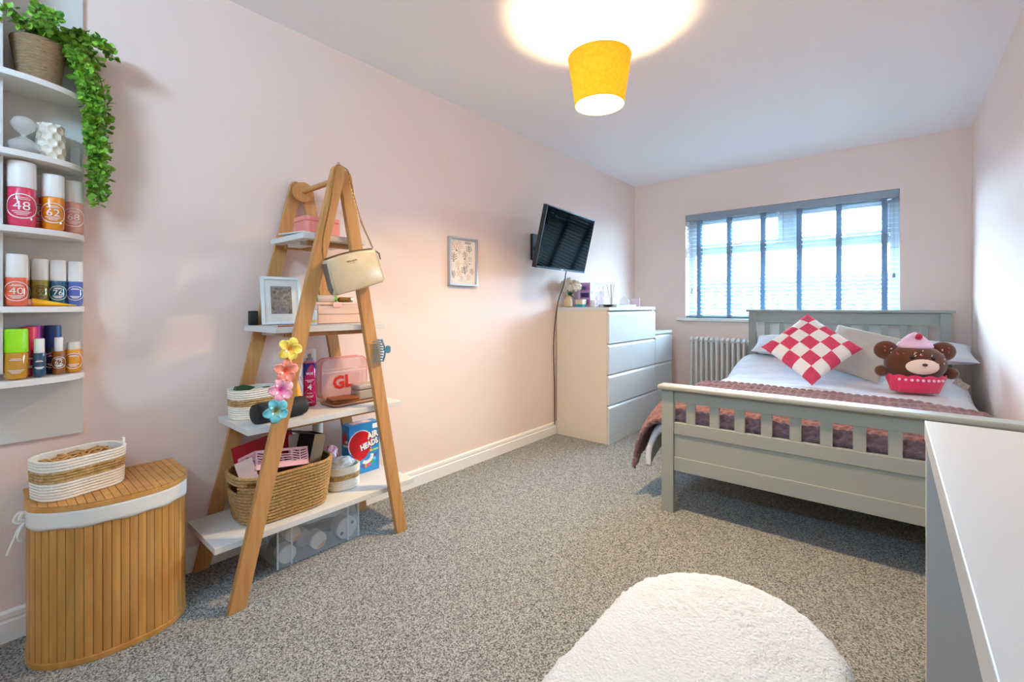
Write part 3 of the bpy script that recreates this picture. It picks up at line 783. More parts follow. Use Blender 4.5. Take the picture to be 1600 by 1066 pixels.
def mist(name, label, x, y, z, r, h, body, cap, txt='', capfrac=.4, fill=.1, ang=None, taper=1., group='body mists on the rounded shelves', cat='bottle', ink='ink_white', ring=True, capr=1.):
    """a round-shouldered spray mist bottle with a plain cylinder cap and printed roundel"""
    t = thing(name, label, cat, (x, y, z), group)
    hb = h*(1-capfrac)
    prof = [(r*.55, z), (r*.86, z+.003), (r*.97, z+.010), (r, z+.022), (r*taper, z+hb-.004), (r*taper*.93, z+hb)]
    obj('bottle_body', MB().lathe(prof, (x, y, 0), 28), body, t, smooth=True)
    rc = r*taper*capr
    obj('cap', MB().lathe([(rc*.99, z+hb), (rc*1.0, z+hb+.002), (rc*.985, z+h-.004), (rc*.93, z+h)], (x, y, 0), 28), cap, t, smooth=True, sharp=40)
    a0 = math.atan2(-y, -x) if ang is None else ang
    def fn(u, v):
        a = a0+u/r; rr = r+.0017
        return (x+rr*math.cos(a), y+rr*math.sin(a), z+hb*.52+v)
    m = MB(); R = min(hb*.42, r*1.2)
    if ring: disc(m, fn, R, 28, r0=R*.92)
    if txt: text(m, txt, R*1.0, fn, 0.)
    for (vv, ww) in ((.55, .45), (.68, .32), (-.42, .55), (-.55, .42), (-.68, .3)):
        m.grid(8, 1, lambda p_, q_: fn(ww*R*(2*p_-1), vv*R-.0010+.0018*q_))
    o = obj('printed_mark', m, mat(ink, {'ink_white': '#f2ece6', 'ink_dark': '#4a4a2c'}[ink], rough=.6), t); o['kind'] = 'stuff'
    return t
def liquid(name, c, c2=None): return mat('liquid_'+name, c, rough=.08, coat=.6, spec=.6, trans=.12)
capw = mat('white_cap', '#ece9e4', rough=.4)
z3, z4, z5 = SH[3]+.0008, SH[4]+.0008, SH[5]+.0008
mist('mist_bottle', 'large hot pink mist bottle with number 48 on the third shelf', -2.005, .090, z3, .031, .196, liquid('hot_pink', '#e2365f'), capw, '48')
mist('mist_bottle', 'coral mist bottle with number 40 behind the pink and orange ones', -2.082, .127, z3, .026, .178, liquid('coral', '#ea5a4b'), capw, '40')
mist('mist_bottle', 'amber orange mist bottle with number 62 on the third shelf', -2.028, .158, z3, .0265, .176, liquid('amber', '#e8890f'), capw, '62')
mist('mist_bottle', 'pale peach mist bottle with number 68 at the end of the third shelf', -2.078, .2095, z3, .0255, .176, liquid('peach', '#e6a08c'), capw, '68')
mist('mist_bottle', 'orange red mist bottle with number 40 behind the yellow tube', -2.005, .079, z4, .0245, .155, liquid('orange_red', '#ea6540'), capw, '40', .45)
mist('mist_bottle', 'clear amber mist bottle half hidden between the orange red and olive ones', -2.084, .092, z4, .0195, .150, liquid('pale_amber', '#c98a3a'), capw, '', .45)
mist('mist_bottle', 'olive gold mist bottle on the fourth shelf', -2.078, .133, z4, .0195, .150, liquid('olive', '#a89a3c'), capw, '59', .45, ink='ink_dark')
mist('mist_bottle', 'teal blue mist bottle with number 76 on the fourth shelf', -2.080, .1735, z4, .0195, .149, liquid('teal', '#14607e'), capw, '76', .45)
mist('mist_bottle', 'periwinkle blue mist bottle at the end of the fourth shelf', -2.086, .2145, z4, .0195, .148, liquid('periwinkle', '#5a6cb8'), capw, '', .45)
# yellow hand cream tube lying on its side
tt = thing('cream_tube', 'yellow cream tube lying on the fourth shelf in front of the bottles', 'tube', (-2.045, .15, z4))
rings = []
for k in range(13):
    s = k/12; yy = .112+.10*s; ry = .0125*(1-s)+.0012*s; rx = .0125+.004*s
    rings.append([Vector((-2.041+.0*s+rx*math.cos(2*PI*i/16), yy, z4+.0128*(1-s)+.0022*s+ry*math.sin(2*PI*i/16))) for i in range(16)])
obj('tube_body', MB().loft(rings), mat('yellow_plastic', '#f2b616', rough=.3), tt, smooth=True)
obj('cap', MB().lathe([(.0095, 0), (.0105, .004), (.0095, .018), (.006, .02)], (0, 0, 0), 16, M=Matrix.Translation((-2.041, .113, z4+.0118)) @ Matrix.Rotation(PI/2, 4, 'X')), mat('blush_cap', '#eac3b4', rough=.35), tt, smooth=True)
G5 = 'small bottles on the lowest shelf'
mist('mist_bottle', 'lime green capped mist bottle with golden liquid on the lowest shelf', -2.000, .078, z5, .0255, .150, liquid('gold', '#c98d1c'), mat('lime_cap', '#9be015', rough=.35), '', .46, group=G5, ring=False)
mist('mist_bottle', 'red capped crimson mist bottle behind the lime capped one', -2.050, .107, z5, .018, .154, liquid('crimson', '#c2183f'), mat('red_cap', '#e3385a', rough=.35), '', .46, group=G5, ring=False)
mist('mist_bottle', 'magenta capped mist bottle between red and navy caps', -2.091, .120, z5, .0195, .156, liquid('magenta', '#b01f6c'), mat('magenta_cap', '#a832a0', rough=.35), '', .46, group=G5, ring=False)
mist('mist_bottle', 'navy blue capped mist bottle at the back of the lowest shelf', -2.088, .162, z5, .0205, .156, liquid('navy', '#1d3557'), mat('navy_cap', '#11336e', rough=.35), '', .46, group=G5)
mist('mist_bottle', 'small dark blue bottle with white tapered cap on the lowest shelf', -2.012, .127, z5, .0150, .118, liquid('petrol', '#1b4a68'), capw, '', .37, group=G5, ring=False, capr=.78)
mist('mist_bottle', 'small amber brown bottle with slim white cap on the lowest shelf', -2.045, .172, z5, .0155, .118, liquid('brown_amber', '#9a5a1c'), capw, '62', .37, group=G5, capr=.68)
mist('cream_jar', 'stubby orange yellow jar with cream cap at the end of the lowest shelf', -2.068, .2085, z5, .0215, .100, liquid('orange_yellow', '#e89a12'), mat('cream_cap', '#e6ddcf', rough=.4), '', .24, group=G5, capr=.78, ring=True)

# hourglass and honeycomb vase on the second shelf
z2 = SH[2]+.0008
hg = thing('hourglass', 'clear glass sand timer bulbs beside the honeycomb vase', 'hourglass', (-2.02, .094, z2))
hgp = [(.012, 0), (.030, .003), (.039, .018), (.036, .034), (.020, .047), (.006, .056), (.005, .060), (.008, .064), (.022, .076), (.029, .092), (.024, .108), (.010, .117), (.001, .119)]
obj('glass_bulbs', MB().lathe([(r, z2+z) for r, z in hgp], (-2.02, .094, 0), 28), clear_mat('bulb_glass', '#ffffff', .30, .04), hg, smooth=True, sharp=0)
clear_mat('thin_glass', '#ffffff', .22, .03)
obj('sand', MB().lathe([(.010, z2+.002), (.028, z2+.004), (.036, z2+.017), (.030, z2+.022), (.001, z2+.026)], (-2.02, .094, 0), 24), mat('taupe_sand', '#8a7f75', rough=.9), hg, smooth=True)
vz = MB(); nr, na = 60, 150; R0 = .036; hv = .118; cxv, cyv = -2.055, .155
def hexd(u, v):
    # dimpled honeycomb: distance to the nearest hex centre
    s = R0*2*PI/9; best = 9
    au = u*2*PI*R0
    for j in range(-1, 8):
        cyh = .012+j*s*.866
        for i in range(-1, 11):
            cxh = (i+(.5 if j % 2 else 0))*s
            d = math.hypot(au-cxh, v*hv-cyh)
            if d < best: best = d
    return min(best/(s*.5), 1.)
rings = []
for j in range(nr+1):
    v = j/nr; r = R0*(.9+.1*math.sin(PI*min(1, v*1.3)))
    rings.append([Vector((cxv+(r-.006*(1-hexd(i/na, v)**2))*math.cos(2*PI*i/na), cyv+(r-.006*(1-hexd(i/na, v)**2))*math.sin(2*PI*i/na), z2+hv*v)) for i in range(na)])
rings.append([Vector((cxv+.024*math.cos(2*PI*i/na), cyv+.024*math.sin(2*PI*i/na), z2+hv)) for i in range(na)])
rings.append([Vector((cxv+.022*math.cos(2*PI*i/na), cyv+.022*math.sin(2*PI*i/na), z2+.03)) for i in range(na)])
tag(obj('honeycomb_vase', MB().loft(rings), mat('pearl_glaze', '#e6dccb', rough=.2, coat=.5), smooth=True, sharp=0), 'cream pearly vase with honeycomb dimples on the second shelf', 'vase')
tag(obj('card_sleeve', MB().box((-2.108, .203, z2), (-2.094, .2275, z2+.075)), mat('pale_grey_card', '#cfd0d2', rough=.6), bevel=.001), 'pale grey upright card box at the tip of the second shelf', 'box')

# trailing plant in a rope pot
z1 = SH[1]+.0008
pp_ = thing('potted_plant', 'trailing green artificial plant in a brown rope pot on the top shelf', 'plant', (-2.045, .128, z1))
pr_ = []; px_, py_ = -2.046, .128
for j in range(61):
    v = j/60; r = .046+.017*v + .0018*abs(math.sin(PI*v*15))
    pr_.append((r, z1+.135*v))
pr_ += [(.058, z1+.136), (.052, z1+.130), (.050, z1+.118), (.001, z1+.117)]
potm = mat('brown_twine', '#7b6047', rough=.95, col2='#a88a68', cscale=70., cstretch=(1, 1, 5), bump=.9, bscale=130., bstretch=(1, 1, 3), bdist=.004)
obj('rope_pot', MB().lathe(pr_, (px_, py_, 0), 48), potm, pp_, smooth=True, sharp=0)
lfm = mat('plant_leaf', '#2f6a1a', rough=.4, col2='#9ccf45', cscale=38., contrast=.4)
stm = mat('plant_stem', '#4c6a2a', rough=.7)
leaves = MB(); stems = MB(); rnd = random.Random(5)
def leaf(p, d, s):
    d = Vector(d).normalized(); side = d.cross(Vector((rnd.uniform(-1, 1), rnd.uniform(-1, 1), rnd.uniform(-1, 1)))).normalized(); up = d.cross(side)
    w = s*.42
    P = [p, p+d*s*.35+side*w+up*s*.05, p+d*s*.75+side*w*.8+up*s*.06, p+d*s, p+d*s*.75-side*w*.8+up*s*.06, p+d*s*.35-side*w+up*s*.05, p+d*s*.55-up*s*.04]
    leaves.add(P, [(0, 1, 6), (1, 2, 6), (2, 3, 6), (3, 4, 6), (4, 5, 6), (5, 0, 6)])
top = z1+.125
vines = []
for k in range(20):    # short sprays out of the pot
    a = rnd.uniform(-1.0, 2.2); L_ = rnd.uniform(.05, .11)
    p0 = Vector((px_+.02*math.cos(a), py_+.02*math.sin(a)+.01, top))
    vines.append([p0, p0+Vector((.4*L_*math.cos(a), .4*L_*math.sin(a)+.01, .5*L_)), p0+Vector((.9*L_*math.cos(a), .9*L_*math.sin(a)+.02, .65*L_)), p0+Vector((1.1*L_*math.cos(a), 1.1*L_*math.sin(a)+.03, .3*L_))])
for k in range(11):    # long trailing strands over the shelf tip
    ox, oy = rnd.uniform(-.035, .045), rnd.uniform(-.03, .04)
    zb = rnd.uniform(1.40, 1.62) if k > 2 else 1.385+.03*k
    p0 = Vector((px_+.01, py_+.035, top))
    vines.append([p0, Vector((-2.04+ox, .19+oy*.5, top+.03+rnd.uniform(-.02, .02))), Vector((-2.035+ox, .232+oy, top-.03)), Vector((-2.04+ox, .258+oy*.8, 1.72)), Vector((-2.042+ox, .264+oy*.6, 1.62)), Vector((-2.045+ox*.7, .268+oy*.5, (1.60+zb)/2)), Vector((-2.05+ox*.5, .268+oy*.3, zb))])
for vpath in vines:
    C_ = catmull(vpath, 8); stems.tube(C_, .0011, 4)
    step = .0085; acc = 0
    for i in range(1, len(C_)):
        acc += (C_[i]-C_[i-1]).length
        while acc > step:
            acc -= step
            for q in range(3):
                dv = Vector((rnd.uniform(-1, 1), rnd.uniform(-1, 1), rnd.uniform(-.6, .7)))
                leaf(C_[i]+dv*rnd.uniform(0, .010), dv, rnd.uniform(.013, .024))
for P in leaves.v:
    if P.x < -2.108: P.x = -2.108+.3*abs(P.x+2.108)*0
lo_ = obj('foliage', leaves, lfm, pp_); lo_['kind'] = 'stuff'
so_ = obj('stems', stems, stm, pp_); so_['kind'] = 'stuff'
# ------------------------------------------------------------------ bamboo laundry hamper
HZ = .455
hp = thing('laundry_hamper', 'bamboo slat laundry hamper with white liner below the wall shelves', 'hamper', (-1.95, .28, 0))
bam = mat('bamboo_slat', '#a9712f', rough=.4, col2='#cf9a55', cscale=7., cstretch=(5, 5, .8), rand=.10, contrast=.7, bump=.1, bscale=30., bstretch=(9, 9, .5))
key = [(-2.095, .110), (-1.95, .100), (-1.888, .115), (-1.834, .170), (-1.803, .245), (-1.797, .33), (-1.812, .405), (-1.862, .458), (-1.93, .474), (-2.095, .478)]
cur = [Vector((p.x, p.y)) for p in catmull([Vector((a, b, 0)) for a, b in key], 24)]
seg = [0]
for i in range(1, len(cur)): seg.append(seg[-1]+(cur[i]-cur[i-1]).length)
def at_len(s):
    for i in range(1, len(cur)):
        if seg[i] >= s:
            t = (s-seg[i-1])/(seg[i]-seg[i-1]+1e-9); p = cur[i-1].lerp(cur[i], t); d = (cur[i]-cur[i-1]).normalized(); return p, d
    return cur[-1], (cur[-1]-cur[-2]).normalized()
tot = seg[-1]; ns = 41; sw = tot/ns
for k in range(ns):
    p, d = at_len((k+.5)*sw); nrm = Vector((d.y, -d.x))
    w = sw*.93/2
    a = p-d*w; b = p+d*w; t = .0035
    P = [a-nrm*t*.5, b-nrm*t*.5, b+nrm*t*.6, (a+b)/2+nrm*t*1.0, a+nrm*t*.6]
    m = MB().prism([tuple(q) for q in P], 'z', .018, HZ-.01)
    obj('slat', m, bam, hp)
def offset_curve(o):
    out = []
    for i in range(len(cur)):
        d = (cur[min(i+1, len(cur)-1)]-cur[max(i-1, 0)]).normalized(); out.append(cur[i]+Vector((d.y, -d.x))*o)
    return out
def band(z0, z1, o0, o1, wob=0.):
    a, b = offset_curve(o0), offset_curve(o1); rings = []
    nz = 6
    for j in range(nz+1):
        z = z0+(z1-z0)*j/nz
        rings.append([Vector((p.x, p.y, z+wob*math.sin(i*.21+.6*math.sin(i*.05))*(1 if j == 0 else 0))) for i, p in enumerate(b)])
    m = MB().loft(rings, False, False, False)
    return m
obj('hamper_base', MB().prism([tuple(p) for p in offset_curve(.006)], 'z', .0, .018), bam, hp, bevel=.002)
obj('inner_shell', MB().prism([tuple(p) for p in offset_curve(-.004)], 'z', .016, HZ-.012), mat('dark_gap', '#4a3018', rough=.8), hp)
liner = mat('white_cotton_liner', '#e5e1d8', rough=.95, spec=.1, bump=.5, bscale=14., bdist=.01)
ln = obj('liner_band', band(HZ-.052, HZ-.002, 0, .0065, .002), liner, hp, smooth=True, sharp=0, solid=.004)
# tied bow at the corner
bw = MB()
for pth in (((-1.965, .083, .40), (-1.975, .060, .412), (-1.97, .048, .395), (-1.965, .062, .385), (-1.965, .078, .395)), ((-1.965, .078, .395), (-1.955, .062, .375), (-1.95, .055, .35), (-1.955, .062, .335)), ((-1.965, .076, .395), (-1.975, .060, .37), (-1.972, .045, .33), (-1.968, .035, .30)), ((-1.965, .085, .40), (-1.955, .066, .415), (-1.95, .058, .40), (-1.963, .078, .393))):
    bw.tube(catmull([Vector(p) for p in pth], 6), .0045, 6)
bw.move(Matrix.Translation((.02, .024, .03)))
bo = obj('tied_bow', bw, liner, ln, smooth=True); bo['kind'] = 'stuff'
# lid of bamboo strips
lidc = offset_curve(.008)
obj('lid_rim', MB().prism([tuple(p) for p in lidc], 'z', HZ-.002, HZ+.012), bam, hp, bevel=.002)
def xfront(y):
    best = None
    for i in range(1, len(lidc)):
        a, b = lidc[i-1], lidc[i]
        if (a.y-y)*(b.y-y) <= 0 and abs(a.y-b.y) > 1e-7:
            t = (y-a.y)/(b.y-a.y); x = a.x+(b.x-a.x)*t
            if best is None or x > best: best = x
    return best
ylo, yhi = min(p.y for p in lidc)+.004, max(p.y for p in lidc)-.004
nl = 20
for k in range(nl):
    a = ylo+(yhi-ylo)*k/nl+.0008; b = ylo+(yhi-ylo)*(k+1)/nl-.0008
    fr_ = [(xfront(a+(b-a)*q/4), a+(b-a)*q/4) for q in range(5)]
    if any(x is None for x, _ in fr_): continue
    poly = [(-2.097, a)]+[(x-.001, y) for x, y in fr_]+[(-2.097, b)]
    obj('lid_strip', MB().prism(poly, 'z', HZ+.012, HZ+.0165), bam, hp)
LIDZ = HZ+.0173

# ------------------------------------------------------------------ cotton rope baskets
def coil_basket(name, label, w, l, r, h, bands, loc, rz, group=None, coil=.0085, flare=1.05, mats=None, cat='basket'):
    """rounded rectangular basket of coiled rope; bands = [(z0, z1, material index)]"""
    t = thing(name, label, cat, loc, group, rz=rz)
    step = .006
    base = dense(rrect(w, l, r, 8), step)
    def ring(z, off, k):
        s = 1+(flare-1)*z/h
        out = []
        c = rrect(w, l, r, 8)
        for i, (x, y) in enumerate(base):
            n_ = Vector((x, y)); m = Vector((x/(w/2), y/(l/2)))
            nn_ = Vector((m.x**3, m.y**3)); nn_ = nn_.normalized() if nn_.length > 0 else n_
            out.append(Vector((x*s+nn_.x*off, y*s+nn_.y*off, z)))
        return out
    for (a, b, nm) in bands:
        rings = []; n = max(6, int((b-a)/coil*6))
        for j in range(n+1):
            z = a+(b-a)*j/n
            rings.append(ring(z, .0026*abs(math.sin(PI*(z)/coil)), j))
        for j in range(n, -1, -2):
            z = a+(b-a)*j/n
            rings.append(ring(z, -.007, j))
        rings2 = rings+[rings[0]]
        obj({'rope_white': 'rope_wall', 'braid': 'braid_band'}.get(nm, 'woven_wall'), MB().loft(rings2, True, False, False), mats[nm], t, smooth=True, sharp=0)
    obj('basket_base', MB().loft([ring(.002, -.002, 0), ring(.008, -.002, 0)]), mats[bands[0][2]], t)
    return t
RM = {'rope_white': rope_white, 'braid': braid}
b1 = coil_basket('rope_basket', 'white cotton rope basket with straw band standing on the hamper lid', .145, .205, .055, .118, [(0, .054, 'rope_white'), (.054, .086, 'braid'), (.086, .118, 'rope_white')], (-1.965, .212, LIDZ), math.radians(16), 'cotton rope baskets', mats=RM)
obj('grip_loop', MB().tube(catmull([(-.01, .108, .10), (-.005, .112, .125), (.02, .108, .13), (.03, .100, .11)], 5), .004, 6), rope_white, b1, smooth=True)
# dried raffia inside that basket
rf = MB(); rnd = random.Random(2)
for k in range(170):
    p = Vector((rnd.uniform(-.04, .04), rnd.uniform(-.075, .075), .085+rnd.uniform(0, .022))); a = rnd.uniform(0, PI); d = Vector((math.cos(a), math.sin(a), rnd.uniform(-.2, .2)))*.022
    if abs((p+d).y) > .088 or abs((p-d).y) > .088 or abs((p+d).x) > .05 or abs((p-d).x) > .05: continue
    rf.tube([p-d, p+Vector((0, 0, .006)), p+d], .0028, 5)
rf.move(Matrix.Translation((-1.965, .212, LIDZ)) @ Matrix.Rotation(math.radians(16), 4, 'Z'))
ro = obj('raffia_filling', rf, mat('straw', '#a5743c', rough=.9, col2='#c89a5c', cscale=60.)); tag(ro, 'brown straw filling inside the basket on the hamper', 'straw'); ro['kind'] = 'stuff'

# ------------------------------------------------------------------ things on the tall chest
CT = 1.0378
# vase of white flowers
vs_ = thing('flower_vase', 'beige ceramic vase with white peonies under the television', 'vase', (-2.04, 3.14, CT))
obj('vase_body', MB().lathe([(.028, CT), (.034, CT+.004), (.036, CT+.03), (.034, CT+.055), (.024, CT+.075), (.022, CT+.088), (.026, CT+.092), (.020, CT+.088)], (-2.04, 3.14, 0), 24), mat('beige_ceramic', '#c9ad85', rough=.5), vs_, smooth=True)
petal_m = mat('white_petal', '#efeadb', rough=.8, spec=.2)
stemm = mat('green_stem', '#3f6b2c', rough=.6)
def peony(c, R, sd):
    m = MB(); rnd = random.Random(sd)
    for k in range(46):
        th = rnd.uniform(0, 2*PI); ph = math.acos(1-2*((k+.5)/46)*.85)
        d = Vector((math.sin(ph)*math.cos(th), math.sin(ph)*math.sin(th), math.cos(ph)))
        side = d.cross(Vector((rnd.uniform(-1, 1), rnd.uniform(-1, 1), rnd.uniform(-1, 1)))).normalized(); up = side.cross(d)
        rr = R*rnd.uniform(.6, 1.)
        def pt(u, v):
            a = (u-.5)*1.6; b = v
            return Vector(c)+d*(rr*(.35+.65*math.sin(b*1.5)))+up*(R*.75*(b-.35))+side*(R*.55*a*math.sin(.5+2.2*b))+d*(-.2*R*a*a+.05*R*math.sin(9*u))
        m.grid(5, 4, pt)
    return m
for c, R, sd in (((-2.035, 3.12, CT+.175), .058, 1), ((-2.045, 3.20, CT+.165), .055, 2), ((-1.985, 3.155, CT+.17), .055, 3), ((-2.055, 3.155, CT+.205), .045, 4)):
    f = obj('flower_head', peony(c, R, sd), petal_m, vs_, smooth=True, sharp=0); f['kind'] = 'stuff'
    obj('stem', MB().tube(catmull([(-2.04, 3.14, CT+.03), (-2.04, 3.14, CT+.10), tuple(c)], 4), .0025, 6), stemm, vs_, smooth=True)
for (a, b, l, zz) in ((.5, .3, .07, .11), (-.4, 1.2, .06, .12), (.9, .9, .05, .10), (1.0, .2, .05, .13)):
    d = Vector((a, b, .25)).normalized(); s_ = d.cross(Vector((0, 0, 1))).normalized(); p = Vector((-2.035, 3.145, CT+zz))
    lf_ = MB().grid(4, 6, lambda u, v: p+d*(l*v)+s_*((u-.5)*.04*math.sin(PI*min(1, v+.06)))+Vector((0, 0, -.05*v*v*l/.05)))
    obj('leaf', lf_, mat('peony_leaf', '#3c6a2e', rough=.5), vs_, smooth=True)
# candle in a two-tone jar
cj = thing('candle_box', 'small beige and teal square candle box beside the vase', 'candle', (-1.985, 3.245, CT))
obj('lower_box', MB().box((-2.02, 3.215, CT), (-1.95, 3.275, CT+.022)), mat('teal_card', '#2f8fa3', rough=.5), cj)
obj('upper_box', MB().box((-2.02, 3.215, CT+.022), (-1.95, 3.275, CT+.062)), mat('beige_card', '#dcc9ad', rough=.6), cj)
tag(obj('candle_jar', MB().lathe([(.022, CT), (.024, CT+.003), (.024, CT+.055), (.021, CT+.056), (.020, CT+.04)], (-1.915, 3.325, 0), 20), mat('frosted_white', '#e9e7e2', rough=.3), smooth=True), 'small white frosted candle jar in front of the purple box', 'candle')
# purple printed calendar box like a town house
hb_ = thing('calendar_box', 'upright purple and pink box printed with little house windows', 'box', (-1.985, 3.46, CT))
obj('carton', MB().box((-2.045, 3.33, CT), (-1.945, 3.58, CT+.205)), mat('lilac_card', '#a783bd', rough=.35, col2='#c590b2', cscale=6.), hb_, bevel=.001)
wm = MB()
def hfn(u, v, d=.0008): return (-1.945+d, 3.455+u, CT+v)
rnd = random.Random(4)
for r in range(4):
    for c in range(6):
        u = -.112+.040*c; v = .012+.047*r
        quad(wm, hfn, u, v, u+.022, v+.030, rnd.choice((0, 1, 2)))
        quad(wm, lambda a, b: hfn(a, b, .0014), u+.004, v+.004, u+.018, v+.025, rnd.choice((1, 2, 3)))
quad(wm, hfn, -.125, .192, .125, .204, 3)
for r in range(4): quad(wm, hfn, -.125, .046+.047*r, .125, .0485+.047*r, 0)
for r in range(3):
    quad(wm, lambda a, b: (a, 3.33-.0008, b), -2.035, CT+.02+.06*r, -1.955, CT+.06+.06*r, (2, 4, 2)[r])
    quad(wm, lambda a, b: (a, 3.33-.0014, b), -2.02, CT+.028+.06*r, -1.985, CT+.052+.06*r, 4)
po_ = obj('printed_windows', wm, [mat('print_pink', '#cf8aa3', rough=.4), mat('print_white', '#d3c6da', rough=.4), mat('print_mauve', '#8d5f9a', rough=.4), mat('print_blue', '#8fb2dd', rough=.4), mat('print_navy', '#3c3566', rough=.4)], hb_); po_['kind'] = 'stuff'
# reed diffuser
rdf = thing('reed_diffuser', 'clear glass reed diffuser with brown sticks beside the purple box', 'diffuser', (-1.89, 3.60, CT))
obj('glass_bottle', MB().lathe([(.024, CT), (.027, CT+.004), (.027, CT+.05), (.012, CT+.062), (.011, CT+.078), (.013, CT+.08)], (-1.89, 3.60, 0), 20), MATS['thin_glass'], rdf, smooth=True)
for dx, dy in ((-.02, -.045), (.012, -.03), (-.004, .02), (.02, .012), (.0, -.012)):
    obj('reed', MB().tube([(-1.89, 3.60, CT+.006), (-1.89+dx, 3.60+dy, CT+.20)], .0022, 6), mat('brown_reed', '#7a5a3e', rough=.8), rdf)
dsh = MB().lathe([(.018, CT), (.030, CT+.002), (.042, CT+.018), (.044, CT+.020), (.040, CT+.018), (.026, CT+.006), (.001, CT+.005)], (-1.72, 3.22, 0), 24)
tag(obj('trinket_dish', dsh, black_gloss, smooth=True), 'small black dish near the chest edge', 'dish')
bk = thing('tray_book', 'flat grey green book under the glass cloche', 'book', (-1.76, 3.47, CT))
obj('cover', MB().box((-1.84, 3.29, CT), (-1.68, 3.655, CT+.003)).box((-1.84, 3.29, CT+.016), (-1.68, 3.655, CT+.019)).box((-1.84, 3.29, CT), (-1.837, 3.655, CT+.019)), mat('sage_cover', '#7f938c', rough=.5), bk)
obj('pages', MB().box((-1.836, 3.294, CT+.003), (-1.684, 3.651, CT+.016)), mat('book_pages', '#e6e8e6', rough=.8), bk)
cl = thing('glass_cloche', 'small clear glass dome on the grey green book', 'cloche', (-1.75, 3.56, CT+.019))
zq = CT+.019
obj('dome', MB().lathe([(.040, zq+.004), (.041, zq+.030), (.036, zq+.048), (.020, zq+.060), (.004, zq+.064)], (-1.75, 3.57, 0), 24, cap0=False), MATS['thin_glass'], cl, smooth=True)
obj('knob', MB().sphere((-1.75, 3.57, zq+.069), .006, 10, 8), MATS['thin_glass'], cl, smooth=True)
obj('dish', MB().lathe([(.044, zq), (.046, zq+.004), (.001, zq+.004)], (-1.75, 3.57, 0), 24), MATS['frosted_white'], cl, smooth=True)
stn = thing('card_stand', 'thin pale pink upright card at the end of the tall chest', 'card', (-1.73, 3.74, CT))
obj('card', MB().box((-1.77, 3.739, CT+.004), (-1.69, 3.743, CT+.075)), mat('blush_card', '#e6cdd0', rough=.6), stn)
obj('foot', MB().box((-1.77, 3.727, CT), (-1.69, 3.755, CT+.004)), mat('clear_foot', '#d8dde0', rough=.3), stn)
# ------------------------------------------------------------------ A-frame ladder shelf
lad = thing('ladder_shelf', 'oak A-frame ladder shelf with four white shelves', 'shelf', (-1.92, .95, 0))
APZ = 1.592
def leg_poly(ya, yb, zt, w=.054):
    d = Vector((yb-ya, zt)).normalized(); n = Vector((-d.y, d.x))*(w/2)
    c = Vector((yb, zt))
    def foot(s):  # where the edge meets the floor
        p = Vector((ya, 0))+n*s; return (p.x-d.x*p.y/d.y, 0)
    P = [foot(-1)]
    for k in range(9):
        a = -PI/2+PI*k/8
        P.append(tuple(c+n*math.sin(a)*1.0*1+d*(w/2)*math.cos(a)))
    P.append(foot(1)); return [(p[0], p[1]) for p in P]
LA, RA = leg_poly(.577, .949, APZ), leg_poly(1.276, .992, APZ-.008)
for xl, xr, tk in ((-1.737, -1.762, .0245), (-2.108, -2.090, .0178)):
    obj('leg', MB().prism(LA, 'x', xl, xl+tk), oak, lad, bevel=.002)
    obj('leg', MB().prism(RA, 'x', xr, xr+tk), oak, lad, bevel=.002)
obj('hanging_rod', MB().tube([(-2.100, .968, APZ-.02), (-1.714, .968, APZ-.02)], .0125, 16), oak, lad, smooth=True)
obj('pivot_disc', MB().tube([(-2.071, .965, APZ-.024), (-2.056, .965, APZ-.024)], .045, 24), oak, lad, smooth=True)
def lyl(z): return .577+(z/APZ)*(.949-.577)
def lyr(z): return 1.276-(z/APZ)*(1.276-.992)
SHF = [(.219, .525, 1.362), (.603, .628, 1.287), (.967, .724, 1.201), (1.338, .828, 1.105)]
for zt, ya, yb in SHF:
    obj('shelf_board', MB().box((-2.072, ya, zt-.022), (-1.766, yb, zt)), white_matt, lad, bevel=.001)
    zr = zt-.022
    for xa in (-1.84, -2.04):
        obj('shelf_rail', MB().box((xa, lyl(zr)-.012, zr-.02), (xa+.022, lyr(zr)+.012, zr)), oak, lad, bevel=.001)
    obj('shelf_cleat', MB().box((-1.985, ya+.035, zr-.016), (-1.87, ya+.09, zr)), white_matt, lad)
E_ = .0008
S1, S2, S3, S4 = [s[0]+E_ for s in SHF]
FX = -1.7125   # front face of the front-left leg

# --- top shelf
nb = thing('spiral_notebook', 'white spiral notebook under the coral box on the top ladder shelf', 'notebook', (-1.94, .98, S4))
obj('pages', MB().box((-2.03, .875, S4), (-1.83, 1.085, S4+.007)), mat('notebook_white', '#e8e6e2', rough=.7), nb)
co = MB()
for k in range(26): co.tube([(-1.828+.004*math.cos(2*PI*q/8), .885+.0075*k, S4+.005+.004*math.sin(2*PI*q/8)) for q in range(8)], .0007, 4, closed=True)
obj('spiral_binding', co, metal, nb)['kind'] = 'stuff'
mgz = MB().cbox((0, 0, 0), (.16, .135, .006)); mgz.move(Matrix.Translation((-1.915, .905, S4+.0115)) @ Matrix.Rotation(math.radians(12), 4, 'Z'))
tag(obj('booklet', mgz, mat('grey_booklet', '#c9c7c4', rough=.5), bevel=.0005), 'thin grey booklet jutting out from under the coral box', 'booklet')
cb_ = thing('jewellery_case', 'coral pink rectangular zip case on the top ladder shelf', 'case', (-1.93, .965, S4+.0155))
zc0 = S4+.0155
coral = mat('coral_leatherette', '#dd8275', rough=.45, bump=.2, bscale=400.)
cp = [(p[0]-1.932, p[1]+.965) for p in rrect(.135, .158, .022, 6)]
obj('case_body', MB().prism(cp, 'z', zc0, zc0+.052), coral, cb_, bevel=.003)
obj('case_lid', MB().prism(cp, 'z', zc0+.054, zc0+.074), coral, cb_, bevel=.004)
zp = [(p[0]-1.932, p[1]+.965) for p in rrect(.131, .154, .021, 6)]
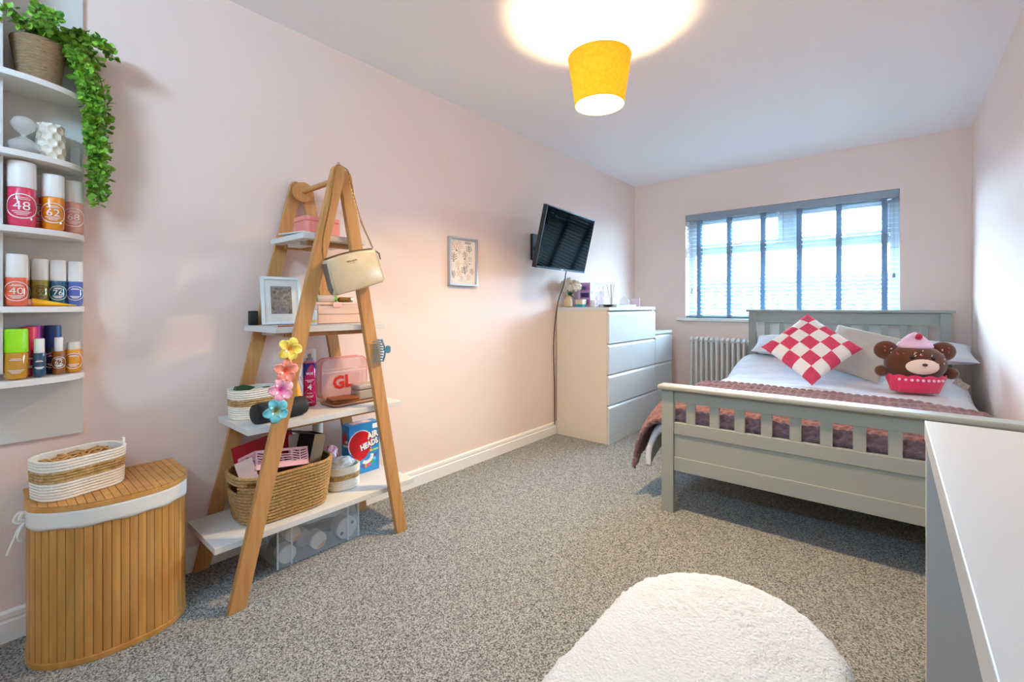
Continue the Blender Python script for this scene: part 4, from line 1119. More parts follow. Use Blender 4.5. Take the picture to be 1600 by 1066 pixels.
obj('zip', MB().prism(zp, 'z', zc0+.0515, zc0+.0545), mat('rose_zip', '#b3685e', rough=.5), cb_)

# --- handbag on its chain
hb2 = thing('handbag', 'pale gold leather shoulder bag hanging by a chain from the ladder shelf', 'handbag', (-1.685, 1.0, 1.05))
gl = mat('pale_gold_leather', '#cfc1a4', rough=.34, col2='#bfae8d', cscale=14., bump=.12, bscale=200., metal=.15)
gd = mat('taupe_edge', '#6e6152', rough=.5)
ang = math.radians(16.5); cA = Vector((-1.682, .9945, 1.190))
MBg = Matrix.Translation(cA) @ Matrix.Rotation(ang, 4, 'X')
def bag_ring(sx):
    pts = []
    for (y, z) in [(-.112, .068), (-.118, -.02), (-.116, -.066), (-.106, -.074), (0, -.076), (.106, -.074), (.116, -.066), (.118, -.02), (.112, .068), (.05, .0745), (0, .076), (-.05, .0745)]:
        pts.append((y, z))
    return pts
rings = []
for xx, k in ((-.022, .93), (-.018, .985), (.004, 1.0), (.018, .985), (.0225, .93)):
    rings.append([MBg @ Vector((xx+(.006*(.5-z/.15)*(1 if xx > 0 else -1)), y*k, z*k)) for y, z in bag_ring(0)])
obj('bag_body', MB().loft(rings), gl, hb2, smooth=True, sharp=60, bevel=.002)
st = MB()
pth = [(-.108, .066), (-.112, -.06), (-.10, -.069), (.10, -.069), (.112, -.06), (.108, .066)]
st.tube([MBg @ Vector((.0235+.006*(.5-z/.15), y, z)) for y, z in pth], .0009, 5)
obj('stitched_edge', st, mat('gold_edge', '#b3a27f', rough=.4), hb2)
obj('top_zip', MB().tube([MBg @ Vector((.0, y, .078-.00006*(y*100)**2)) for y in [-.108+.216*k/12 for k in range(13)]], .004, 6), mat('bronze_zip', '#6f5a3a', rough=.4, metal=.6), hb2, smooth=True)
obj('gusset', MB().loft([[MBg @ Vector((x*.8, -.1195, z)) for x, z in ((-.014, .055), (.014, .055), (.02, -.05), (.0, -.068), (-.02, -.05))], [MBg @ Vector((x, -.112, z)) for x, z in ((-.014, .055), (.014, .055), (.02, -.05), (.0, -.068), (-.02, -.05))]]), gd, hb2)
tx = MB()
fnb = lambda u, v: MBg @ Vector((.0245+.006*(.5-(.045+v)/.15), u-.01, .045+v))
text(tx, 'kate spade', .011, fnb, .0002); text(tx, 'NEW YORK', .005, lambda u, v: fnb(u, v-.0095))
obj('stamped_name', tx, mat('bronze_foil', '#7a5f36', rough=.35, metal=.5), hb2)['kind'] = 'stuff'
def chain(path):
    m = MB(); C_ = catmull([Vector(p) for p in path], 10); acc = 0; k = 0; step = .0075; last = None
    for i in range(1, len(C_)):
        a, b = C_[i-1], C_[i]; L_ = (b-a).length; 
        while acc < L_:
            p = a.lerp(b, acc/L_); d = (b-a).normalized()
            s_ = d.cross(Vector((1, .2, .1))).normalized(); u_ = d.cross(s_)
            w = s_ if k % 2 else u_
            m.tube([p+d*(.0052*math.cos(2*PI*q/8))+w*(.0036*math.sin(2*PI*q/8)) for q in range(8)], .0013, 4, closed=True)
            acc += step; k += 1
        acc -= L_
    return m
tl = MBg @ Vector((.0, -.112, .074)); tr_ = MBg @ Vector((.0, .112, .074))
obj('chain_strap', chain([tuple(tl), (-1.700, .872, 1.30), (-1.703, .905, 1.46), (-1.705, .925, APZ-.01), (-1.715, .945, APZ+.033), (-1.735, .962, APZ+.034), (-1.709, .982, APZ+.012), (-1.703, .990, APZ-.03)]), gold, hb2)['kind'] = 'stuff'
obj('chain_strap', chain([(-1.703, .990, APZ-.03), (-1.703, 1.008, 1.50), (-1.70, 1.040, 1.40), (-1.69, 1.080, 1.31), tuple(tr_)]), gold, hb2)['kind'] = 'stuff'
obj('zip_tassel', MB().tube([MBg @ Vector((.004, .122, .06)), MBg @ Vector((.004, .135, .045)), MBg @ Vector((.004, .134, .02))], [.003, .004, .003], 6), gd, hb2, smooth=True)

# --- third shelf from the floor
pfm = thing('photo_frame', 'white photo frame with a woodland gate picture leaning on the ladder shelf', 'photo frame', (-1.99, .845, S3+.002), rz=0)
wf, hf = .158, .205
for a, b in (((-wf/2, 0), (-wf/2+.011, hf)), ((wf/2-.011, 0), (wf/2, hf)), ((-wf/2+.011, 0), (wf/2-.011, .011)), ((-wf/2+.011, hf-.011), (wf/2-.011, hf))):
    obj('frame_bar', MB().box((-.012, a[0], a[1]), (.006, b[0], b[1])), mat('white_frame', '#dfe4e4', rough=.4), pfm, bevel=.001)
obj('mount', MB().box((-.010, -wf/2+.011, .011), (-.002, wf/2-.011, hf-.011)), mat('cream_mount', '#dcd9d2', rough=.8), pfm)
ph = MB(); 
quad(ph, lambda u, v: (-.0015, u, v), -.042, .045, .042, .165)
phm = mat('photo_woodland', '#2f2a26', rough=.35, col2='#b59f92', cscale=75., detail=8., contrast=.5)
pic = obj('photo', ph, phm, pfm)
g = MB()
for u in (-.018, .022): quad(g, lambda a, b: (-.0010, a, b), u-.002, .048, u+.002, .10)
quad(g, lambda a, b: (-.0010, a, b), -.018, .098, .022, .103); quad(g, lambda a, b: (-.0008, a, b), -.042, .158, .042, .165)
for k in range(4): quad(g, lambda a, b: (-.0010, a, b), -.016, .05+.006*k, .020, .0525+.006*k)
obj('photo_detail', g, mat('photo_pale', '#8d8a8c', rough=.4), pic)['kind'] = 'stuff'
obj('back_stay', MB().box((-.035, -.02, .03), (-.012, .02, .16)), black_matt, pfm)
pfm.rotation_euler = (0, math.radians(-9), math.radians(-6))
tag(obj('dark_box', MB().box((-2.066, .735, S3), (-2.035, .765, S3+.06)), black_matt, bevel=.003), 'small black box behind the photo frame', 'box')
jb = thing('jewellery_box', 'beige two drawer jewellery box on the ladder shelf', 'box', (-2.0, 1.08, S3))
jm = mat('blush_leatherette', '#d8b8a4', rough=.4)
obj('box_body', MB().box((-2.065, .965, S3), (-1.935, 1.19, S3+.082)), jm, jb, bevel=.003)
obj('box_lid', MB().box((-2.067, .963, S3+.084), (-1.933, 1.192, S3+.096)), jm, jb, bevel=.003)
for zz in (.003, .044): obj('drawer', MB().box((-1.9349, .972, S3+zz), (-1.931, 1.183, S3+zz+.037)), jm, jb, bevel=.001)
tag(obj('hair_slide', MB().prism([(p[0]+1.057, p[1]+S3+.086) for p in rrect(.042, .022, .006, 4)], 'x', -1.9305, -1.924), mat('pale_pink_acrylic', '#eeb6ac', rough=.3), bevel=.001), 'pale pink rectangular hair slide on the front of the jewellery box', 'hair slide')
zl = S3+.0968
def lying(name, label, y0, y1, x, r, bm, ends, cat='bottle'):
    t = thing(name, label, cat, (x, (y0+y1)/2, zl))
    M = Matrix.Translation((x, 0, zl+r)) @ Matrix.Rotation(-PI/2, 4, 'X')
    obj('bottle_body', MB().lathe([(r*.8, y0+.012), (r, y0+.016), (r, y1-.016), (r*.8, y1-.012)], n=18, M=M), bm, t, smooth=True)
    obj('cap', MB().lathe([(r*.9, y1-.012), (r*.95, y1-.002), (r*.7, y1)], n=16, M=M), ends[1], t, smooth=True)
    obj('base_cap', MB().lathe([(r*.7, y0), (r*.95, y0+.003), (r*.95, y0+.012)], n=16, M=M), ends[0], t, smooth=True)
    return t
grn = mat('leaf_green_plastic', '#5fae2e', rough=.4)
lying('travel_bottle', 'clear bottle with green ends lying on the jewellery box', .978, 1.085, -1.985, .0165, clear_mat('milky_clear', '#e6ddd8', .45, .1), (mat('mid_green', '#4d8a3a', rough=.4), grn))
lying('travel_bottle', 'short brown bottle with clear tip lying on the jewellery box', 1.095, 1.165, -1.985, .0125, mat('brown_glass', '#6b4a17', rough=.12), (mat('brown_glass', '#6b4a17'), metal))
wb_ = thing('lotion_bottle', 'small white pump lotion bottle in front of the jewellery box', 'bottle', (-1.885, .922, S3))
obj('bottle_body', MB().lathe([(.015, S3), (.0175, S3+.003), (.0175, S3+.062), (.010, S3+.066)], (-1.885, .922, 0), 20), mat('white_plastic', '#e6e6e4', rough=.3), wb_, smooth=True)
obj('cap', MB().lathe([(.0165, S3+.066), (.0165, S3+.084), (.012, S3+.086)], (-1.885, .922, 0), 20), mat('grey_white_cap', '#c9cbcd', rough=.3), wb_, smooth=True)
obj('label_band', MB().lathe([(.0178, S3+.010), (.0178, S3+.022)], (-1.885, .922, 0), 20, cap0=False, cap1=False), mat('yellow_label', '#cdb56a', rough=.5), wb_, smooth=True)
br = MB()
for k in range(20): br.sphere((-1.785+.006*math.sin(k*.5), .742+.0055*k, S3+.0035), .0035, 8, 6)
tag(obj('bead_bracelet', br, mat('rose_gold_bead', '#c07a58', rough=.3, metal=.6), smooth=True), 'rose gold bead bracelet along the shelf edge below the photo frame', 'bracelet')['kind'] = 'stuff'

# --- flower hair claws and teal claw on the legs
def flower_claw(label, y, z, col, ctr, rot, spots=None):
    t = thing('flower_hair_claw', label, 'hair clip', (FX+.002, y, z-.035), 'flower hair claws on the ladder leg')
    m = bpy.data.materials.new('petal_'+col.strip('#')); m.use_nodes = True
    nt = m.node_tree; N = nt.nodes; L = nt.links; b = N['Principled BSDF']; b.inputs['Roughness'].default_value = .15; b.inputs['Coat Weight'].default_value = .5
    tc = N.new('ShaderNodeTexCoord'); vm = N.new('ShaderNodeVectorMath'); vm.operation = 'LENGTH'
    mp = N.new('ShaderNodeMapping'); mp.inputs['Location'].default_value = (0, -y, -z); mp.inputs['Scale'].default_value = (0, 1, 1)
    L.new(tc.outputs['Object'], mp.inputs['Vector']); L.new(mp.outputs[0], vm.inputs[0])
    rp = N.new('ShaderNodeValToRGB'); rp.color_ramp.elements[0].position = .1; rp.color_ramp.elements[1].position = .62
    rp.color_ramp.elements[0].color = lin(ctr); rp.color_ramp.elements[1].color = lin(col)
    ml = N.new('ShaderNodeMath'); ml.operation = 'MULTIPLY'; ml.inputs[1].default_value = 26
    L.new(vm.outputs['Value'], ml.inputs[0]); L.new(ml.outputs[0], rp.inputs[0]); L.new(rp.outputs[0], b.inputs['Base Color'])
    for k in range(5):
        a = rot+2*PI*k/5
        dy, dz = math.cos(a), math.sin(a)
        def pt(u, v):
            s = (u-.5)*2; L_ = .044; w = .0195*math.sin(PI*(.10+.80*v))**.7
            return (FX+.012+.014*math.sin(v*2.2)-.010*s*s*0+.005*s*s-.012*max(0, v-.7), y+dy*L_*v-dz*w*s, z+dz*L_*v+dy*w*s)
        g = MB().grid(6, 8, pt)
        obj('petal', g, m, t, smooth=True, sharp=0, solid=.003)
    obj('flower_centre', MB().sphere((FX+.016, y, z), .006, 12, 8, sc=(.8, 1, 1)), mat('centre_'+ctr.strip('#'), ctr, rough=.3), t, smooth=True)
    cw = MB()
    for s in (-1, 1):
        for q in range(3):
            yy = y-.014+.014*q
            cw.tube(catmull([(FX+.010, yy, z+s*.006), (FX+.012, yy, z+s*.024), (FX+.003, yy, z+s*.033)], 4), .0018, 5)
    obj('claw_teeth', cw, m, t, smooth=True)['kind'] = 'stuff'
flower_claw('yellow flower hair claw, topmost on the ladder leg', .742, .890, '#f2d85a', '#d98a12', 1.2)
flower_claw('coral orange flower hair claw below the yellow one', .728, .812, '#ee8f78', '#d84414', 1.5)
flower_claw('pink flower hair claw with magenta centre on the ladder leg', .711, .745, '#f0aabf', '#d2258f', .55)
flower_claw('aqua flower hair claw, lowest on the ladder leg', .694, .672, '#6cc3d2', '#7d7a1c', .75)
tq = thing('hair_claw', 'teal plastic hair claw clipped on the ladder leg', 'hair clip', (-1.735, 1.135, .80))
teal = mat('teal_plastic', '#4b7f95', rough=.3)
sp_ = MB().tube(catmull([(-1.735, 1.168, .80), (-1.728, 1.176, .85), (-1.735, 1.160, .90)], 5), .004, 8)
obj('spine', sp_, teal, tq, smooth=True)
te = MB()
for k in range(9):
    zz = .803+.0115*k; yo = .008*math.sin(PI*k/8)
    te.tube(catmull([(-1.733, 1.168+yo, zz), (-1.7215, 1.152+yo, zz+.002), (-1.7285, 1.112+yo*.5, zz-.003)], 5), .0022, 6)
    te.tube(catmull([(-1.741, 1.168+yo, zz), (-1.7735, 1.158+yo, zz+.002), (-1.7755, 1.135+yo*.5, zz-.003)], 5), .0022, 6)
obj('teeth', te, teal, tq, smooth=True)['kind'] = 'stuff'
obj('thumb_tab', MB().prism([(p[0]+1.195, p[1]+.853) for p in rrect(.024, .034, .010, 5)], 'x', -1.739, -1.731), teal, tq, bevel=.002)
obj('tab_arm', MB().box((-1.738, 1.172, .848), (-1.732, 1.19, .858)), teal, tq)

# --- second shelf
b2 = coil_basket('rope_basket', 'white cotton rope basket with straw band beside the black roll', .125, .165, .05, .115, [(0, .05, 'rope_white'), (.05, .078, 'braid'), (.078, .115, 'rope_white')], (-1.985, .727, S2), math.radians(4), 'cotton rope baskets', mats=RM)
def in_basket(mb): return mb.move(Matrix.Translation((-1.985, .727, S2)))
gb = in_basket(MB().lathe([(.010, -.05), (.020, -.044), (.022, -.02), (.022, .02), (.012, .036), (.010, .045)], n=18, M=Matrix.Translation((.0, -.028, .105)) @ Matrix.Rotation(math.radians(72), 4, 'X') @ Matrix.Rotation(math.radians(10), 4, 'Y')))
tag(obj('green_bottle', gb, mat('dark_green_plastic', '#2f4a26', rough=.35), smooth=True), 'dark green bottle lying in the basket on the second ladder shelf', 'bottle')
pk = MB()
pk.cbox((.02, .025, .100), (.05, .045, .02), 0, Matrix.Rotation(.25, 4, 'X')); in_basket(pk)
tag(obj('sachet', pk, mat('pale_sachet', '#d9d6cc', rough=.5), bevel=.003), 'pale paper sachet in the basket beside the green bottle', 'sachet')
pk = MB().cbox((-.01, .055, .095), (.06, .03, .03), 0, Matrix.Rotation(-.3, 4, 'Y')); in_basket(pk)
tag(obj('pouch', pk, mat('khaki_pouch', '#8b7f6c', rough=.8), bevel=.005), 'khaki pouch in the rope basket beside the black roll', 'pouch')
# black cylinder speaker
rs = .038
spk = thing('portable_speaker', 'black cylindrical portable speaker lying on the second ladder shelf', 'speaker', (-1.842, .77, S2))
Ms = Matrix.Translation((-1.842, .772, S2+rs)) @ Matrix.Rotation(math.radians(8), 4, 'Z') @ Matrix.Rotation(-PI/2, 4, 'X')
obj('grille', MB().lathe([(rs*.99, -.088), (rs, -.08), (rs, .08), (rs*.99, .088)], n=32, M=Ms), mat('black_mesh_cloth', '#1b1d20', rough=.7, bump=.5, bscale=600.), spk, smooth=True)
for s in (-1, 1): obj('end_cap', MB().lathe([(rs*.7, s*.103), (rs*.93, s*.100), (rs*.99, s*.088)] if s > 0 else [(rs*.99, -.088), (rs*.93, -.100), (rs*.7, -.103)], n=32, M=Ms), black_matt, spk, smooth=True)
# yellow fabric cone
yc = MB(); rings = []
for j in range(10):
    v = j/9; r = .030*(1-v)**.8+.004
    rings.append([Vector((-1.925+(r+.004*math.cos(6*2*PI*i/48)*(1-v))*math.cos(2*PI*i/48), .868+(r+.004*math.cos(6*2*PI*i/48)*(1-v))*math.sin(2*PI*i/48), S2+.155*v)) for i in range(48)])
tag(obj('folded_pouch', MB().loft(rings), mat('mustard_cloth', '#e0930f', rough=.6), smooth=True, sharp=0), 'pleated yellow cone shaped pouch behind the black speaker', 'pouch')
# trigger spray bottle
tsb = thing('spray_bottle', 'clear trigger spray bottle with white head beside the hairspray', 'bottle', (-1.985, .905, S2))
obj('bottle_body', MB().lathe([(.020, S2), (.023, S2+.004), (.023, S2+.10), (.012, S2+.125), (.011, S2+.135)], (-1.985, .905, 0), 20), clear_mat('cloudy_plastic', '#d8d4dc', .5, .15), tsb, smooth=True)
obj('trigger_head', MB().prism([(.885, S2+.135), (.917, S2+.135), (.922, S2+.185), (.918, S2+.215), (.880, S2+.205), (.880, S2+.185), (.890, S2+.178)], 'x', -1.996, -1.974), mat('white_trigger', '#e6e6e8', rough=.3), tsb, bevel=.003)
obj('trigger_lever', MB().prism([(.918, S2+.18), (.926, S2+.175), (.921, S2+.145), (.926, S2+.125), (.921, S2+.123), (.914, S2+.145)], 'x', -1.991, -1.979), MATS['white_trigger'], tsb)
# hairspray can
hx, hy = -1.992, .962
hsp = thing('hairspray_can', 'magenta and purple hairspray can with clear cap', 'spray can', (hx, hy, S2))
def can(z0, z1, c, nm, label=None): return obj(nm, MB().lathe([(.0275, S2+z0), (.0275, S2+z1)], (hx, hy, 0), 32, cap0=False, cap1=False), c, hsp, smooth=True)
mag, pur = mat('magenta_print', '#b3134f', rough=.25), mat('purple_print', '#2a2270', rough=.25)
obj('can_body', MB().lathe([(.024, S2), (.0275, S2+.003), (.0275, S2+.19), (.021, S2+.198), (.014, S2+.203)], (hx, hy, 0), 32), mag, hsp, smooth=True)
a0 = math.atan2(-hy, -hx)
def cfn(u, v, d=.0004): a = a0+u/.0275; return (hx+(.0275+d)*math.cos(a), hy+(.0275+d)*math.sin(a), S2+v)
pw = MB().grid(40, 6, lambda u, v: cfn((u-.5)*2*PI*.0275, .19-(.19-(.150+.035*math.sin(2*PI*u*2+1)))*v, .0003))
obj('printed_top', pw, pur, hsp, smooth=True)
xs = MB()
for s in (-1, 1):
    for dz in (.10, .055): xs.grid(12, 1, lambda u, v: cfn((u-.5)*.05, dz+.0+s*(u-.5)*.05+v*.0035-.02, .0005))
obj('printed_cross', xs, mat('print_coral', '#d8486a', rough=.3), hsp)['kind'] = 'stuff'
tx = MB(); text(tx, 'VO5', .015, lambda u, v: cfn(u, v+.145, .0015), .0004); text(tx, '4', .034, lambda u, v: cfn(u, v+.085, .0019), .0006)
for vv, ww in ((.115, .018), (.108, .010), (.058, .012), (.045, .016), (.040, .014), (.018, .012)): tx.grid(6, 1, lambda u, v: cfn((u-.5)*2*ww, vv+v*.0022, .0008))
obj('lettering', tx, mat('print_white_ink', '#f0edf0', rough=.4), hsp)['kind'] = 'stuff'
obj('nozzle', MB().lathe([(.016, S2+.198), (.016, S2+.212), (.008, S2+.214), (.008, S2+.228), (.006, S2+.230)], (hx, hy, 0), 16), mat('dark_nozzle', '#3a3d46', rough=.4), hsp, smooth=True)
obj('clear_cap', MB().lathe([(.0265, S2+.193), (.026, S2+.25), (.024, S2+.2525)], (hx, hy, 0), 28, cap0=False), MATS['thin_glass'], hsp, smooth=True)
# pink see-through wash bag
wbx = thing('wash_bag', 'pink see-through wash bag with red letters on the second ladder shelf', 'bag', (-2.04, 1.15, S2))
pkm = clear_mat('pink_vinyl', '#f0c9c6', .5, .15)
outl = [(p[0]+1.148, p[1]+S2+.1) for p in rrect(.238, .192, .035, 6)]
rings = [[Vector((x, y*k+(1-k)*1.148, z*k+(1-k)*(S2+.097))) for y, z in outl] for x, k in ((-2.070, .97), (-2.064, 1.), (-2.024, 1.), (-2.018, .97))]
obj('vinyl_body', MB().loft(rings), pkm, wbx, smooth=True)
obj('piping', MB().tube([(-2.022, y, z) for y, z in outl], .0025, 6, closed=True).tube([(-2.066, y, z) for y, z in outl], .0025, 6, closed=True), mat('pink_piping', '#d9837e', rough=.4), wbx, smooth=True)['kind'] = 'stuff'
obj('zip', MB().box((-2.0175, 1.035, S2+.128), (-2.016, 1.262, S2+.132)).box((-2.0175, 1.035, S2+.145), (-2.016, 1.262, S2+.147)), mat('pale_zip', '#efd0cc', rough=.4), wbx)['kind'] = 'stuff'
tx = MB(); text(tx, 'GL', .082, lambda u, v: (-2.0165, 1.135+u, S2+.078+v), .0035, rot=.05)
obj('letters', tx, mat('red_letter', '#c2241c', rough=.4), wbx)
tag(obj('folded_towel', MB().box((-2.058, 1.06, S2+.012), (-2.032, 1.24, S2+.115)), mat('peach_cloth', '#dba08a', rough=.9), bevel=.01), 'peach cloth folded inside the pink wash bag', 'cloth')
trm = mat('brown_leather', '#6e4a34', rough=.4)
ty = thing('leather_tray', 'shallow brown leather tray under the wallet', 'tray', (-1.92, 1.125, S2))
tp_ = [(p[0]-1.918, p[1]+1.125) for p in rrect(.14, .245, .025, 6)]
obj('tray_floor', MB().prism(tp_, 'z', S2, S2+.004), trm, ty)
obj('tray_rim', MB().tube([(x, y, S2+.009) for x, y in tp_], .0045, 8, closed=True), mat('tan_leather_edge', '#9a6b50', rough=.4), ty, smooth=True)
wl = thing('wallet', 'chestnut brown leather wallet lying in the tray', 'wallet', (-1.905, 1.085, S2+.0046))
Mw = Matrix.Translation((-1.922, 1.085, S2+.0052)) @ Matrix.Rotation(math.radians(-12), 4, 'Z')
wm_ = mat('chestnut_leather', '#8a4a1f', rough=.45, bump=.3, bscale=90.)
for k, (zz, d) in enumerate(((0, .0), (.011, -.004))):
    obj('flap', MB().prism([(p[0]+d, p[1]) for p in rrect(.088, .128, .01, 4)], 'z', zz, zz+.0105).move(Mw), wm_, wl, bevel=.003)
gbx = thing('ring_box', 'taupe rounded travel jewellery case on the leather tray', 'case', (-1.955, 1.205, S2+.0046))
tm = mat('taupe_leatherette', '#a8998c', rough=.5)
gp = [(p[0]-1.945, p[1]+1.208) for p in rrect(.075, .115, .014, 5)]
obj('case_body', MB().prism(gp, 'z', S2+.0046, S2+.046), tm, gbx, bevel=.003)
obj('case_lid', MB().prism(gp, 'z', S2+.0475, S2+.072), tm, gbx, bevel=.008, seg=3)

# --- bottom shelf: seagrass basket and its contents
sg = mat('seagrass_coil', '#8a6534', rough=.9, col2='#c59e66', cscale=90., cstretch=(1, 1, 2.5), bump=1., bscale=120., bstretch=(1, 1, .3), bdist=.006, contrast=.5)
SGC = Vector((-1.925, .812, S1))
sgb = thing('seagrass_basket', 'large brown woven seagrass basket on the bottom ladder shelf', 'basket', tuple(SGC), rz=0)
hb_h = .182; base = dense(rrect(.215, .325, .085, 8), .0075); nB = len(base)
rings = []; coil = .0125; NR = int(hb_h/coil*5)
def sgring(z, off):
    k = 1+.16*(z/hb_h)**.8; out = []
    for i, (x, y) in enumerate(base):
        n_ = Vector((x/.1075, y/.1625)); nn_ = Vector((n_.x**3, n_.y**3)).normalized()
        out.append(Vector((x*k+nn_.x*off, y*k+nn_.y*off, z)))
    return out
for j in range(NR+1):
    z = hb_h*j/NR
    row = int(z/coil)
    rr = []
    R0_ = sgring(z, 0); R1_ = sgring(z, 1.)
    for i in range(nB):
        n_ = (R1_[i]-R0_[i])
        b = .0065*abs(math.sin(PI*z/coil))+.0018*math.sin(i*PI+row*1.)*(1 if z > .0 else 0)
        rr.append(R0_[i]+n_*b)
    rings.append(rr)
def hole(j, i):
    z = hb_h*(j+.5)/NR; x, y = base[i]
    return .118 < z < .152 and abs(x) < .042 and y < -.1
obj('woven_wall', MB().loft(rings, True, False, False, skip=hole), sg, sgb, smooth=True, sharp=0, solid=.008)
obj('basket_base', MB().loft([sgring(.0005, -.001), sgring(.007, -.001)]), sg, sgb)
obj('rim_coil', MB().tube(sgring(hb_h, -.003), .0065, 8, closed=True), sg, sgb, smooth=True, sharp=0)
redc = mat('red_card', '#a3161f', rough=.4)
fd = MB().cbox((0, 0, 0), (.004, .24, .20)); fd.move(Matrix.Translation((-2.008, .79, S1+.180)) @ Matrix.Rotation(math.radians(-7), 4, 'Y') @ Matrix.Rotation(math.radians(9), 4, 'X'))
tag(obj('red_folder', fd, redc, bevel=.001), 'red card folder standing at the back of the seagrass basket', 'folder')
# pink folding crate
pkc = mat('pink_crate_plastic', '#e3a9ae', rough=.45)
cr_ = thing('folding_crate', 'pink plastic crate with chevron slots lying in the seagrass basket', 'crate', (-1.905, .79, S1+.2), rz=0)
Wc, Hc, Dc = .215, .072, .13
def crate_side(L_, name):
    m = MB(); t = .004
    m.box((-t, -L_/2, 0), (0, L_/2, .020)).box((-t, -L_/2, Hc-.010), (0, L_/2, Hc))
    for yy in (-L_/2, -L_/6-.003, L_/6-.003, L_/2-.008): m.box((-t, yy, .02), (0, yy+.008, Hc-.01))
    n = 4
    for c in (-1, 1):
        yc = c*L_/3
        for half in (-1, 1):
            for k in range(n+1):
                zc_ = .020+(Hc-.032)*k/n; y0_, y1_ = yc, yc+half*(L_/6-.004)
                m.add([(-t*.9, y0_, zc_-.0022), (-t*.9, y1_, zc_+.008-.0022), (-t*.9, y1_, zc_+.008+.0022), (-t*.9, y0_, zc_+.0022), (-.0004, y0_, zc_-.0022), (-.0004, y1_, zc_+.008-.0022), (-.0004, y1_, zc_+.008+.0022), (-.0004, y0_, zc_+.0022)],
                      [(0, 1, 2, 3), (7, 6, 5, 4), (0, 4, 5, 1), (1, 5, 6, 2), (2, 6, 7, 3), (3, 7, 4, 0)])
        m.box((-t, yc-.0025, .02), (0, yc+.0025, Hc-.01))
    for k in range(4):
        zc_ = .020+.009*k; m.box((-t, -L_/6, zc_), (0, L_/6, zc_+.004))
    return m
for (M, L_) in ((Matrix.Identity(4), Wc), (Matrix.Translation((-Dc, 0, 0)), Wc), (Matrix.Translation((-Dc/2, -Wc/2, 0)) @ Matrix.Rotation(-PI/2, 4, 'Z'), Dc), (Matrix.Translation((-Dc/2, Wc/2-.004, 0)) @ Matrix.Rotation(-PI/2, 4, 'Z'), Dc)):
    s_ = obj('slotted_side', crate_side(L_, 'x').move(M), pkc, cr_); s_['kind'] = 'stuff'
obj('crate_floor', MB().box((-Dc+.001, -Wc/2+.001, .001), (-.005, Wc/2-.001, .005)), pkc, cr_)
cr_.matrix_basis = Matrix.Translation((-1.842, .785, S1+.192)) @ Matrix.Rotation(math.radians(4), 4, 'Z') @ Matrix.Rotation(math.radians(-9), 4, 'X') @ Matrix.Rotation(math.radians(-24), 4, 'Y')
cdm = MB().cbox((0, 0, 0), (.003, .06, .09)); cdm.move(Matrix.Translation((-1.852, .656, S1+.205)) @ Matrix.Rotation(.25, 4, 'X') @ Matrix.Rotation(-.2, 4, 'Y') @ Matrix.Rotation(-.4, 4, 'Z'))
tag(obj('greeting_card', cdm, mat('pale_pink_card', '#dcc0b8', rough=.6), bevel=.0005), 'pale pink card leaning at the end of the seagrass basket', 'card')
gbn = MB()
for k in range(3): gbn.tube([(-1.84+.03*math.cos(2*PI*q/24), .672+.022*math.sin(2*PI*q/24), S1+.158+.005*k) for q in range(24)], .003, 6, closed=True)
tag(obj('gold_bangles', gbn, gold, smooth=True), 'gold bangles at the end of the seagrass basket', 'bangles')['kind'] = 'stuff'
def cloth_heap(x0, x1, ya, yb, z, amp, seed):
    return MB().grid(40, 60, lambda u, v: (x0+(x1-x0)*u, ya+(yb-ya)*v, z+amp*noise.noise(Vector((u*2.5+seed, v*4, seed)))+.5*amp*noise.noise(Vector((u*6, v*9, seed+3)))-.03*(2*abs(u-.5))**4-.02*(2*abs(v-.5))**6))
tag(obj('dark_cloth', cloth_heap(-1.985, -1.835, .70, .87, S1+.115, .022, 2), mat('dark_teal_cloth', '#18332f', rough=.85), smooth=True, sharp=0, solid=.01), 'dark teal green fabric heaped in the seagrass basket', 'cloth')
bxk = thing('cardboard_box', 'open black and brown cardboard box in the seagrass basket', 'box', (-1.93, .915, S1+.13), rz=0)
kb = mat('kraft_card', '#9a7d5c', rough=.8)
for a, b in (((-.05, -.03, 0), (.05, -.028, .15)), ((-.05, .028, 0), (.05, .03, .15)), ((-.05, -.028, 0), (-.048, .028, .15)), ((-.05, -.028, 0), (.05, .028, .002))):
    obj('box_side', MB().box(a, b), black_matt, bxk)
obj('box_front', MB().box((.048, -.028, 0), (.05, .028, .15)), kb, bxk)
obj('box_flap', MB().box((-.048, -.10, .150), (.05, -.03, .152)), black_matt, bxk)
bxk.rotation_euler = (math.radians(-14), 0, math.radians(10))
tag(obj('paper_stack', MB().box((-1.996, .87, S1+.19), (-1.983, .94, S1+.27)), mat('pale_paper', '#d9dade', rough=.7), bevel=.002), 'pale papers behind the pink crate', 'papers')
tbt = thing('tall_bottle', 'tall plain white bottle behind the seagrass basket', 'bottle', (-2.052, 1.028, S1))
obj('bottle_body', MB().lathe([(.018, S1), (.020, S1+.004), (.022, S1+.20), (.019, S1+.215)], (-2.052, 1.028, 0), 20), mat('ivory_plastic', '#dedbd2', rough=.4), tbt, smooth=True)
obj('cap', MB().lathe([(.0225, S1+.216), (.0235, S1+.30), (.021, S1+.304)], (-2.052, 1.028, 0), 20), mat('ivory_cap', '#d3d0c6', rough=.4), tbt, smooth=True)
b3 = coil_basket('rope_basket', 'small white rope basket with plastic bags on the bottom ladder shelf', .12, .14, .05, .10, [(0, .045, 'rope_white'), (.045, .068, 'braid'), (.068, .10, 'rope_white')], (-1.94, 1.088, S1), math.radians(-4), 'cotton rope baskets', mats=RM)
def crumple(c, R, seed, sc=(1, 1, 1)):
    m = MB().sphere((0, 0, 0), 1, 36, 24)
    m.v = [Vector(c)+Vector((p.x*sc[0], p.y*sc[1], p.z*sc[2]))*R*(1+.32*noise.noise(p*2.2+Vector((seed, 0, 0)))+.14*abs(noise.noise(p*6+Vector((0, seed, 0))))) for p in m.v]
    return m
